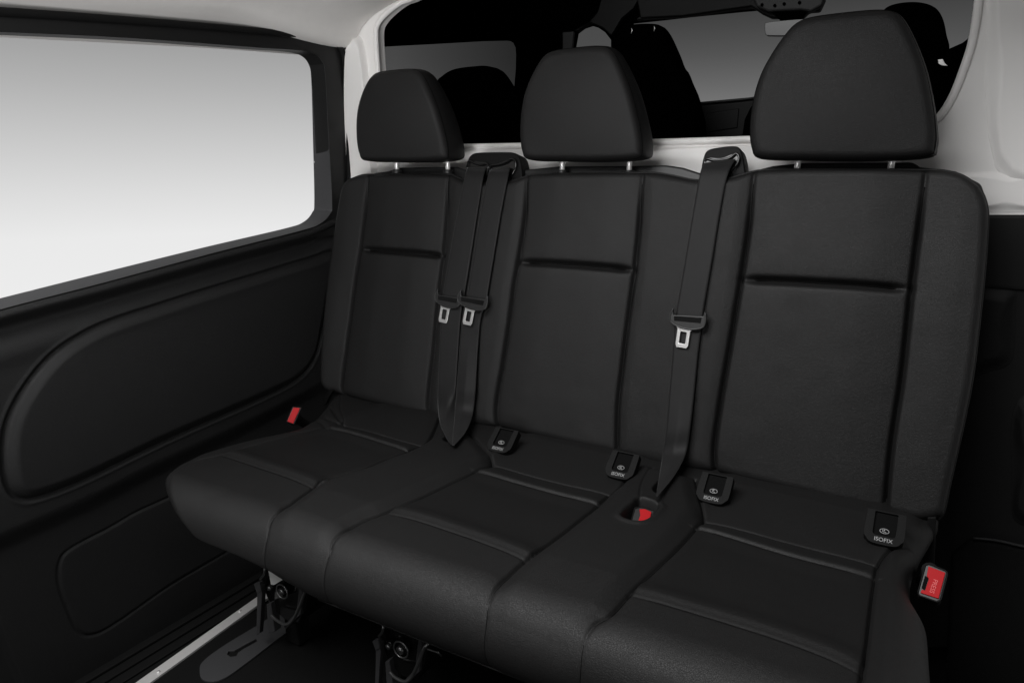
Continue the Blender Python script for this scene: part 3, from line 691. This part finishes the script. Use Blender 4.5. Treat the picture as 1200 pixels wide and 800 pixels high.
# ------------------------------------------------------------------ FLOOR, anchors, sill
def sheet(name, pts, depth, m, **k):
    o = prism(name, pts, depth, m); tag(o, kind='structure'); return o
sheet('floor', [(-1.36, -.6, FZ), (.6, -.6, FZ), (.6, 2.0, FZ), (-1.36, 2.0, FZ)], (0, 0, -.03), M['carpet'])
def track(px, hole, name, label):
    t = smooth_poly(np.array([az(u, v, .005) for u, v in px]), 6, True)
    hl = [az(u, v, .005) for u, v in hole]
    o = prism(name, t, (0, 0, -.004), M['track'], holes=[hl]); tag(o, label, 'floor anchor'); bevel(o, .001, 2); return o
hole = [(266, 766), (268, 762), (275, 761.5), (283, 757), (300, 748), (302, 750.5), (285, 760), (279, 764), (277, 768), (270, 769)]
track([(234, 785), (238, 774), (262, 756), (300, 733), (330, 715), (350, 712), (350, 728), (320, 752), (290, 775), (266, 792), (250, 797.5), (237, 795)], hole, 'floor_anchor_plate', 'grey oval anchor plate with keyhole slot on the carpet under the left seat leg')
# white metal strip and the dark step beside it
a0 = az(152, 810, .005); a1 = az(302, 703, .005); dr = (a1-a0)/np.linalg.norm(a1-a0); sd_ = np.array([-dr[1], dr[0], 0]); 
m0 = a0-dr*.5; m1 = a1+dr*.55; wv = np.array([.028, 0, 0])
strip = prism('sill_strip', [m0-wv*.5, m0+wv*.5, m1+wv*.5, m1-wv*.5], (0, 0, -.008), M['alu'], bev=.001)
tag(strip, 'pale metal strip screwed along the carpet edge by the sliding door', 'sill strip')
for u, v in ((185.5, 787), (281, 716)):
    c_ = az(u, v, .005); s_ = cyl('screw', c_-np.array([0, 0, .001]), c_+np.array([0, 0, .0022]), .0045, M['chrome'], strip, n=16, bev=.001)
sheet('door_step', [(-1.56, -.6, -.02), (-1.345, -.6, -.02), (-1.345, 2.0, -.02), (-1.56, 2.0, -.02)], (0, 0, -.05), M['matte'])
stp = empty('step_trim', (-1.45, .9, 0), 'black ribbed plastic tread between the sill strip and the door', 'tread')
for k in range(4):
    x = -1.39-.034*k
    box('rib', (x-.006, .2, -.02), (x+.006, 1.6, -.015+.001*k), M['matte'], stp, bev=.002)
# ------------------------------------------------------------------ SLIDING DOOR (left)
XD = -1.5
door = empty('sliding_door', (XD, 1.1, 0), 'black trimmed sliding door with large window at the left', 'van door')
def dx_(pts, x=XD): return np.array([ax(u, v, x) for u, v in pts])
def dyz(pts, x=XD): return dx_(pts, x)[:, 1:]
XG = XD-.055
# opening in the inner trim
inner = [(-330, 27), (-150, 31), (0, 38), (150, 45), (300, 56), (345, 59), (366, 63), (376, 72), (380, 88), (384, 160), (388, 236), (386, 250), (374, 262), (352, 270), (250, 296), (120, 331), (0, 362), (-150, 405), (-330, 455)]
outer_gl = [(-330, 27), (-150, 33), (0, 41), (150, 48), (300, 58), (338, 61.3), (354, 65.5), (363, 76), (366, 95), (368, 165), (369.5, 236), (367, 249), (357, 260), (336, 267.5), (240, 290), (115, 321), (0, 350), (-150, 388), (-330, 434)]
in3 = smooth_poly(dx_(inner), 12, True); gl3 = smooth_poly(dx_(outer_gl, XG), 12, True); NL = len(in3)
rv_ = []
K = 10
for i in range(K+1):
    t = i/K; s = t**1.6                      # rounded lip then a flatter reveal
    p = in3*(1-t)+gl3*t; p[:, 0] = XD+.004+(XG-XD-.004)*(s*.75+.25*t); rv_.append(p)
rv_.append(gl3+np.array([-.004, 0, 0]))
mesh_np('window_reveal', np.vstack(rv_), grid_quads(len(rv_), NL, True), [], M['grey'], door)
frame_out = [(-340, -5), (0, 13), (200, 27), (330, 38), (378, 41), (390, 46), (398, 56), (403, 72), (406, 110), (408, 180), (408, 260), (408, 330)]
fo3 = list(dx_(frame_out)); 
zs = ax(408, 330, XD); zl = ax(-340, 480, XD)
f_front = [np.array(p) for p in fo3[:-1]]+[np.array([XD, q_[1], q_[2]-.016]) for q_ in dx_([(408, 268), (352, 272), (250, 298), (120, 333), (0, 364), (-150, 408), (-325, 456)])]
g_ = prism('window_frame', [p+np.array([.002, 0, 0]) for p in f_front], (-.05, 0, 0), M['sill'], door, holes=[list(in3[::3]+np.array([0, 0, 0]) + np.array([.002-(in3[0, 0]-XD), 0, 0]))], bev=0)
# rubber seal line round the frame
tube('door_seal', smooth_poly(dx_([(-300, -1), (0, 14), (200, 28), (330, 39), (378, 42), (391, 47), (399, 57), (404, 72), (407, 110), (409, 180), (410, 260)], XD+.008), 6), .008, M['matte'], door, n=10)
# lower trim panel: relief grid in (y,z)
top_l = [(-330, 458), (-150, 408), (0, 364), (120, 333), (250, 298), (352, 272), (376, 263), (395, 255), (430, 245)]
tl = resample(smooth_poly(dyz(top_l)), 420); nz_ = 380
zz = np.linspace(-.06, 1, nz_)
w = np.linspace(0, 1, nz_)[:, None]; bottom = np.stack([tl[:, 0], np.full(len(tl), -.06)], 1)
PD = (bottom[None]*(1-w[..., None])+tl[None]*w[..., None]).reshape(-1, 2)
arm = smooth_poly(dyz([(5, 500), (2, 540), (8, 570), (22, 583), (45, 582), (100, 561), (200, 513), (300, 469), (345, 446), (365, 425), (374, 400), (384, 345), (392, 296), (360, 303), (300, 321), (240, 339), (180, 358), (120, 378), (75, 402), (45, 430), (20, 465)]), 5, True)
poc = smooth_poly(dyz([(75, 687), (87, 721), (97, 741), (112, 747), (140, 734), (207, 687), (267, 651), (330, 610), (300, 550), (187, 592), (133, 621), (90, 644), (76, 660)]), 5, True)
shelf = smooth_poly(dyz([(-300, 740), (-60, 648), (20, 616), (110, 577), (180, 542), (300, 487), (370, 450), (420, 430)]), 5)
dd = np.zeros(len(PD))
sa_ = signed(PD, arm); dd += .011*sstep(sa_, .003, .026)-.008*np.exp(-((sa_-.001)/.0045)**2)+.002*np.exp(-((sa_+.008)/.004)**2)
sp_ = signed(PD, poc); dd += -.004*np.exp(-((sp_)/.0028)**2)+.001*sstep(sp_, 0, .01)
below = np.interp(PD[:, 0], shelf[:, 0], shelf[:, 1])-PD[:, 1]; dd += -.022*sstep(below, -.006, .050)
dt = np.interp(PD[:, 0], tl[:, 0], tl[:, 1])-PD[:, 1]
dd += -.020*np.exp(-((dt-.040)/.018)**2)+.010*np.exp(-((dt-.010)/.012)**2)   # finger hollow beneath the window ledge
dd += .004*np.exp(-((dt-.085)/.02)**2)
# front edge of the door, rounded off
fe = np.interp(PD[:, 1], *zip(*sorted([(ax(-30, 640, XD)[2], ax(-30, 640, XD)[1]), (ax(0, 735, XD)[2], ax(0, 735, XD)[1]), (ax(25, 800, XD)[2], ax(25, 800, XD)[1]), (-.06, ax(25, 800, XD)[1]+.01)])))
dd += -.012*sstep(fe+.012-PD[:, 0], 0, .012)*(PD[:, 1] < .45)
VD = np.stack([XD+.004+dd, PD[:, 0], PD[:, 1]], 1)
nD = len(VD); qd = grid_quads(nz_, 420); back_ = VD.copy(); back_[:, 0] = XD-.05
ii = np.arange(nD).reshape(nz_, 420); rg = np.r_[ii[0, :-1], ii[:-1, -1], ii[-1, :0:-1], ii[:0:-1, 0]]
brd = VD[rg].copy(); brd[:, 0] = XD-.05
qs = np.stack([rg, np.roll(rg, -1), nD+(np.arange(len(rg))+1) % len(rg), nD+np.arange(len(rg))], 1)
mesh_np('door_panel', np.vstack([VD, brd]), np.vstack([qd, qs]), [list(range(nD, nD+len(rg)))[::-1]], M['door'], door, recalc=True)
wg = prism('window_glass', [p for p in gl3[::2]], (-.003, 0, 0), glass('side_glass', .985, .985), door)
# ------------------------------------------------------------------ REAR WALL (white trim with opening)
YW = 1.65
opn = [(487, -4), (470, 3), (455, 14), (444, 26), (440.5, 38), (442, 70), (446, 120), (449, 150), (453, 166), (470, 171.5), (560, 171.8), (700, 168.5), (880, 163.3), (1000, 157), (1070, 150), (1093, 143), (1105, 132), (1118, 110), (1129, 82), (1138, 55), (1143, 30), (1147, 0), (1150, -40), (1100, -90), (900, -100), (700, -80), (560, -45)]
op3 = smooth_poly(np.array([ay(u, v, YW) for u, v in opn]), 5, True)
zb = ay(1180, 252, YW)[2]
wall = prism('rear_wall', [(-1.53, YW, .3), (.45, YW, .3), (.45, YW, 1.62), (-1.53, YW, 1.62)], (0, .035, 0), M['white'], holes=[list(op3)])
tag(wall, kind='structure'); bevel(wall, .005, 3)
# stamped relief in the wall trim: ledge below the opening and pillar swells
tr = empty('opening_trim', (-.6, YW, .9), 'white moulded trim bands around the rear opening', 'trim')
lip = resample(smooth_poly(np.array([ay(u, v, YW-.002) for u, v in opn]), 5, True), 300, closed=True)
tube('opening_lip', lip, .0075, M['white'], tr, n=12, closed=True)
# soft pillar bulge on the right
def bulge(name, px, y0, hgt, m_, parent, soft=.05, n=70, k=160):
    pl_ = smooth_poly(np.array([ay(u, v, y0) for u, v in px])[:, [0, 2]], 5, True); lo, hi = pl_.min(0), pl_.max(0)
    outl = resample(pl_, k, closed=True); c_ = outl.mean(0); vs = []; sc = np.linspace(1, .02, n)
    for s_ in sc:
        p_ = c_+(outl-c_)*s_; dist = (1-s_)*np.linalg.norm(outl-c_, axis=1)
        h_ = hgt*sstep(dist, 0, soft); vs.append(np.stack([p_[:, 0], y0-h_, p_[:, 1]], 1))
    base = np.stack([outl[:, 0], np.full(k, y0+.006), outl[:, 1]], 1)
    return mesh_np(name, np.vstack([base]+vs), grid_quads(n+1, k, True), [list(range(n*k, (n+1)*k)), list(range(k))[::-1]], m_, parent, recalc=True)
bulge('pillar_cover', [(1168, -60), (1280, -60), (1280, 196), (1166, 196)], YW-.001, .012, M['white'], tr, soft=.03)
bulge('ledge_cover', [(1090, 206), (1280, 206), (1280, 244), (1090, 244)], YW-.001, .007, M['white'], tr, soft=.02)
bulge('ledge_cover', [(540, 176), (620, 174.5), (880, 170), (1010, 167), (1010, 215), (540, 215)], YW-.001, .010, M['white'], tr, soft=.02)
bulge('pillar_cover', [(411, 50), (424, 46), (431, 80), (436, 130), (440, 175), (440, 230), (400, 230), (406, 130)], YW-.001, .022, M['white'], tr, soft=.018)
# black luggage-bay trim on the right under the white wall
bay = empty('luggage_bay_trim', (.15, YW-.03, .3), 'black plastic side trim with ledge at the right behind the bench', 'side trim')
prism('upper_panel', [ay(u, v, YW-.01) for u, v in ((1020, 252), (1260, 252), (1260, 760), (1020, 760))], (0, .02, 0), M['bay'], bay, bev=.006)
box('panel_groove', (-.05, YW-.016, ay(1160, 334, YW)[2]-.002), (.4, YW-.008, ay(1160, 334, YW)[2]+.001), M['matte'], bay, bev=0)
bulge('raised_field', [(1110, 345), (1183, 338), (1190, 360), (1189, 400), (1184, 425), (1160, 435), (1100, 445)], YW-.011, .008, M['bay'], bay, soft=.03)
bulge('raised_field', [(1192, 470), (1260, 460), (1260, 610), (1192, 612), (1186, 560)], YW-.011, .010, M['bay'], bay, soft=.03)
wb = [ay(u, v, YW-.03) for u, v in ((1115, 652), (1142, 632), (1165, 634), (1200, 641), (1280, 655), (1280, 1000), (1100, 1000))]
prism('wheel_housing', wb, (0, .04, 0), M['carpet'], bay, bev=.01)
tube('housing_edge', smooth_poly(np.array([ay(u, v, YW-.034) for u, v in ((1140, 630), (1168, 633), (1200, 640), (1270, 655))]), 6), .003, M['door'], bay, n=8)
# ------------------------------------------------------------------ CEILING (headliner)
cvp = [(380, 66), (400, 57.5), (411, 56), (417, 50), (419, 42), (424, 32), (432, 23), (445, 13), (462, 3), (490, -10), (560, -35), (700, -75), (900, -105), (1100, -110), (1400, -110)]
far = resample(smooth_poly(np.array([ay(u, v, YW-.004) for u, v in cvp]), 5), 200)
near = far.copy(); near[:, 1] = .05
el = dx_([(-330, -6), (0, 13), (200, 27), (330, 38), (400, 58)]);
# the headliner leans down towards the front with the door's top edge
sl = (ax(395, 45, XD)[2]-ax(0, 14, XD)[2])/(ax(395, 45, XD)[1]-ax(0, 14, XD)[1])
rows = []; N_ = 40
for i in range(N_+1):
    t = i/N_; y = YW-.004+(.05-YW)*t; p = far.copy(); y = YW-.004+(np.interp(far[:, 0], [-1.2, -.6], [.40, 1.05])-YW)*t; p[:, 1] = y; p[:, 2] += -sl*(YW-.004-y)
    # near the wall the ring-shaped corner; away from it the profile relaxes to a plain cove
    flat = np.interp(p[:, 0], [far[0, 0]-.01, far[0, 0]+.2, 0.5], [far[0, 2]+.0, far[0, 2]+.17, far[0, 2]+.30])-sl*(YW-.004-y)
    k_ = sstep(np.array([t]), 0, .35)[0]; p[:, 2] = p[:, 2]*(1-k_*.7)+flat*k_*.7; rows.append(p)
Vt = np.vstack(rows); n0 = len(Vt); Vt2 = Vt+np.array([0, 0, .02]); q0 = grid_quads(N_+1, 200)
ceil = mesh_np('ceiling', np.vstack([Vt, Vt2]), np.vstack([q0, q0[:, ::-1]+n0]), [], M['head']); tag(ceil, kind='structure')
pc = [p for p in dx_([(-330, -14), (0, 8), (200, 22), (330, 33), (378, 36), (395, 44), (402, 60)], XD+.002)]
# ------------------------------------------------------------------ what stands behind the opening: driver's cab
YB = 3.3
def cabp(pts, y): return [ay(u, v, y) for u, v in pts]
side_w = [(436, 54), (500, 50.5), (560, 47), (588, 46.3), (596, 47.2), (601.5, 50.5), (604.2, 56), (604.8, 64), (604.5, 80), (602, 110), (600, 150), (600, 185), (436, 185)]
tri_w = [(670, 80), (669.5, 58), (673, 38), (681, 32), (690, 29), (700, 32), (709, 38), (716, 47), (716, 80)]
ws_w = [(738, 26), (775, 22), (800, 19), (868, 12), (905, 9), (935, -20), (1000, -60), (1165, -60), (1165, 150), (1000, 148), (893, 113), (860, 116), (816, 120), (780, 122)]
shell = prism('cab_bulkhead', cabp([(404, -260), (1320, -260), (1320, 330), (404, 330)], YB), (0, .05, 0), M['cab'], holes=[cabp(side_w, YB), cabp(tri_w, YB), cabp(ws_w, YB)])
tag(shell, 'black cab body shell seen through the rear opening', 'cab shell')
zlo = ay(0, 100, YB)[2]
for nm, poly, g_ in (('rear_side_glass', side_w, glass('side_falloff_glass', .41, .24, 0, ay(460, 80, YB)[0], ay(600, 80, YB)[0])), ('quarter_glass', tri_w, glass('tinted_glass', .44, .44)),  # sideways fall-off of brightness put into the side glass tint
                 ('windscreen_glass', ws_w, glass('light_falloff_glass', .585, .38, 2, ay(900, 112, YB)[2], ay(900, 0, YB)[2]))):  # dimming of the view towards the roof put into the windscreen tint
    prism(nm, cabp(poly, YB+.02), (0, .004, 0), g_, shell)
for nm, lo, hi in (('cab_side', (.62, 1.72, .1), (.67, YB+.05, 2.4)), ('cab_roof', (-1.6, 1.72, 2.4), (.67, YB+.05, 2.45)), ('cab_floor', (-1.6, 1.72, .05), (.67, YB+.05, .1))):
    box(nm, lo, hi, M['cab'], shell, bev=0)
sA, sB = ay(404, 100, 1.72), ay(404, 100, YB+.05)
prism('cab_side', [(sA[0], sA[1], .1), (sB[0], sB[1], .1), (sB[0], sB[1], 2.4), (sA[0], sA[1], 2.4)], (-.03, 0, 0), M['cab'], shell)
# inner dark trims
prism('pillar_trim', cabp([(672, 36), (690, 26), (700, 14), (707, -10), (760, -20), (742, 10), (728, 22), (721, 34), (716, 42), (706, 33), (692, 27), (676, 37)], YB-.05), (0, .03, 0), M['cabtrim'], shell, bev=.006)
prism('grab_handle', cabp([(659, 38), (672, 37), (670, 58), (659, 58.5)], YB-.06), (0, .02, 0), M['cabgrey'], shell, bev=.004)
prism('pillar_trim', cabp([(745, 24), (748, 20), (800, 10), (900, -5), (900, 8), (800, 17), (770, 21)], YB-.05), (0, .03, 0), M['cabtrim'], shell, bev=.004)
dash = empty('dashboard', ay(855, 150, 3.15), 'dark dashboard seen low behind the right headrest through the opening', 'dashboard')
prism('dash_top', cabp([(805, 122), (818, 120.5), (860, 116.5), (892, 113), (940, 112), (1110, 112), (1110, 240), (805, 240)], 3.2), (0, .06, 0), M['cabtrim'], dash, bev=.02)
prism('instrument_hood', cabp([(868, 168), (872, 140), (880, 124), (894, 115), (930, 110), (930, 168)], 3.1), (0, .06, 0), M['cab'], dash, bev=.01)
tube('dash_edge', smooth_poly(np.array(cabp([(818, 121), (845, 118.8), (870, 116.5), (891, 113.6)], 3.19)), 5), .004, M['cabgrey'], dash, n=8)
prism('air_vent', cabp([(822, 134), (866, 127), (864, 150), (824, 156)], 3.195), (0, .01, 0), M['cabtrim'], dash, bev=.004)
# roof console + mirror
con = empty('roof_console', ay(915, 5, 3.2), 'dark roof console above the interior mirror', 'roof console')
prism('console_body', cabp([(745, -5), (750, 22), (800, 19.5), (866, 10), (880, 8), (892, 16), (903, 21), (940, 21), (947, 14), (960, 13), (966, 0), (966, -30), (745, -30)], 3.22), (0, .05, 0), M['cabtrim'], con, bev=.008)
prism('console_body', cabp([(878, -12), (968, -12), (964, 6), (950, 14), (938, 12), (900, 14), (886, 8)], 3.18), (0, .04, 0), M['cabgrey'], con, bev=.01)
for u, v in ((893, 6), (908, 7), (919, 5), (937, 3.5)):
    c_ = ay(u, v, 3.178); cyl('console_button', c_, c_-np.array([0, .004, 0]), .006, M['cab'], con, n=16)
mr = empty('interior_mirror', ay(928, 32, 3.1), 'grey interior mirror hanging left above the right headrest', 'mirror')
mb = prism('mirror_housing', smooth_poly(np.array(cabp([(897, 40), (896, 30), (899, 26.5), (920, 24), (950, 22), (960, 23.5), (961, 30), (958, 36), (930, 41.5), (902, 42)], 3.1)), 4, True), (0, .035, 0), M['mirror'], mr, bev=.008)
prism('mirror_stem', cabp([(903, 14), (944, 14), (940, 21), (925, 25), (914, 24)], 3.12), (0, .03, 0), M['cab'], mr, bev=.004)
# front seats
def fseat(label, head, body, y, glints_px=()):
    c_ = np.array(cabp(body, y)).mean(0); c_[2] = .1
    r_ = empty('driver_cab_seat', c_, label, 'front seat', 'front seats seen through the rear opening')
    pr = [(s_, -.03*(1-s_**2)) for s_ in np.linspace(.02, .93, 10)]+[(.97, .008), (1, .03), (1, .08), (.97, .11), (.9, .125), (.02, .13)]
    for nm, o_ in (('headrest', head), ('backrest', body)):
        o2 = resample(smooth_poly(np.array(cabp(o_, y))[:, [0, 2]], 5, True), 120, closed=True)
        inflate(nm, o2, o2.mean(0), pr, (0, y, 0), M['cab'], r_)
    for u, v in glints_px:
        tube('glint', [ay(u, v-2.5, y-.035), ay(u+.8, v, y-.036), ay(u-.3, v+3.5, y-.035)], .0015, M['steel'], r_, n=6)  # bright steel slivers added to imitate glints on the dark seat
fseat('black front seat between the left and middle headrests', [(509, 100), (516, 88), (530, 80), (550, 77), (566, 76.5), (576, 81), (588, 98), (600, 120), (606, 140), (560, 150), (512, 150)], [(505, 130), (555, 120), (604, 128), (612, 150), (618, 200), (618, 300), (500, 300), (502, 200)], 2.65)
fseat('black front seat with two small glints, right of the middle headrest', [(715, 62), (718, 45), (726, 33), (740, 27.5), (766, 27), (775, 34), (784, 52), (792, 72), (795, 90), (755, 100), (716, 90)], [(706, 75), (755, 70), (793, 76), (806, 98), (815, 122), (821, 165), (824, 300), (700, 300), (702, 160)], 2.75, ((740, 36), (766.5, 33.5)))
fseat('black front seat behind the right headrest', [(1028, 25), (1036, 9), (1052, 2.5), (1075, 1), (1094, 6), (1104, 18), (1109, 38), (1110, 62), (1070, 80), (1030, 70)], [(1020, 70), (1070, 58), (1108, 60), (1118, 100), (1126, 170), (1126, 300), (1010, 300), (1012, 160)], 2.7)
fb = empty('front_belt', ay(1125, 60, 2.4), 'black belt and pillar running diagonally at the right edge of the opening', 'front belt')
prism('pillar_panel', cabp([(1150, -40), (1200, -40), (1200, 200), (1095, 200), (1100, 90), (1110, 58), (1128, 50), (1141, 40), (1143, 15)], 2.3), (0, .03, 0), M['cab'], fb, bev=.006)
prism('belt_anchor', cabp([(1099, 70), (1105, 69.5), (1107, 74), (1111, 77.5), (1104, 77), (1100, 75)], 2.28), (0, .006, 0), M['alu'], fb, bev=.001)
# ------------------------------------------------------------------ WORLD: plain studio backdrop, darker above
w_ = bpy.data.worlds.new('World'); S.world = w_; w_.use_nodes = True; nt = w_.node_tree; bg = nt.nodes['Background']
tc = nt.nodes.new('ShaderNodeTexCoord'); sx = nt.nodes.new('ShaderNodeSeparateXYZ'); mp = nt.nodes.new('ShaderNodeMapRange'); cr_ = nt.nodes.new('ShaderNodeValToRGB')
nt.links.new(tc.outputs['Generated'], sx.inputs[0]); nt.links.new(sx.outputs['Z'], mp.inputs['Value'])
mp.inputs['From Min'].default_value = -.3; mp.inputs['From Max'].default_value = .3
nt.links.new(mp.outputs['Result'], cr_.inputs[0]); 
m2 = nt.nodes.new('ShaderNodeMapRange'); m2.interpolation_type = 'SMOOTHSTEP'      # backdrop dimmed behind the camera to hold back its fill light
m2.inputs['From Min'].default_value = -.25; m2.inputs['From Max'].default_value = .12; m2.inputs['To Min'].default_value = .25; m2.inputs['To Max'].default_value = 1
nt.links.new(sx.outputs['Y'], m2.inputs['Value']); vm_ = nt.nodes.new('ShaderNodeMix'); vm_.data_type = 'RGBA'; vm_.inputs[6].default_value = (0, 0, 0, 1)
nt.links.new(m2.outputs['Result'], vm_.inputs[0]); nt.links.new(cr_.outputs[0], vm_.inputs[7]); nt.links.new(vm_.outputs[2], bg.inputs['Color'])
def g2l(v): v = v/255; return ((v+.055)/1.055)**2.4
def elz(u, v): d = ray(u, v); return (d/np.linalg.norm(d))[2]
stops = sorted([((elz(u, v)+.3)/.6, g2l(c)) for u, v, c in ((0, 470, 60), (0, 375, 240), (180, 275, 237), (180, 225, 223), (180, 180, 208), (180, 140, 194), (180, 100, 179), (180, 55, 163), (180, -20, 150))])
els = cr_.color_ramp.elements
while len(els) < len(stops): els.new(.5)
for e_, (p_, c_) in zip(els, stops): e_.position = min(max(p_, 0), 1); e_.color = (c_, c_, c_, 1)
bg.inputs['Strength'].default_value = 1.0
# ------------------------------------------------------------------ studio key softbox and added fill lamps
def area(name, loc, target, sx_, sy_, power, col=(1, 1, 1)):
    l = bpy.data.lights.new(name, 'AREA'); l.shape = 'RECTANGLE'; l.size = sx_; l.size_y = sy_; l.energy = power; l.color = col
    o = bpy.data.objects.new(name, l); COL.objects.link(o); o.location = loc
    o.rotation_euler = (Vector(target)-Vector(loc)).to_track_quat('-Z', 'Y').to_euler(); return o
area('soft_lamp', (-1.15, -.75, 2.95), (-.72, 1.3, .75), 2.2, 1.4, 96)
sl_ = area('soft_lamp', (-.5, -.9, .6), (-1.25, 1.25, 1.42), .8, .5, 4.5); sl_.data.spread = math.radians(60)  # unseen low lamp added to brighten the headliner
area('soft_lamp', (-.75, .42, 1.5), (-.75, 1.15, .45), 1.0, .35, 7)  # unseen overhead lamp added to lift the cushion tops
# ------------------------------------------------------------------ render settings
S.view_settings.view_transform = 'Standard'; S.view_settings.look = 'None'; S.view_settings.gamma = 1; S.view_settings.use_curve_mapping = False
S.view_settings.exposure = 0
S.cycles.use_denoising = True
S.cycles.max_bounces = 6; S.cycles.transparent_max_bounces = 12
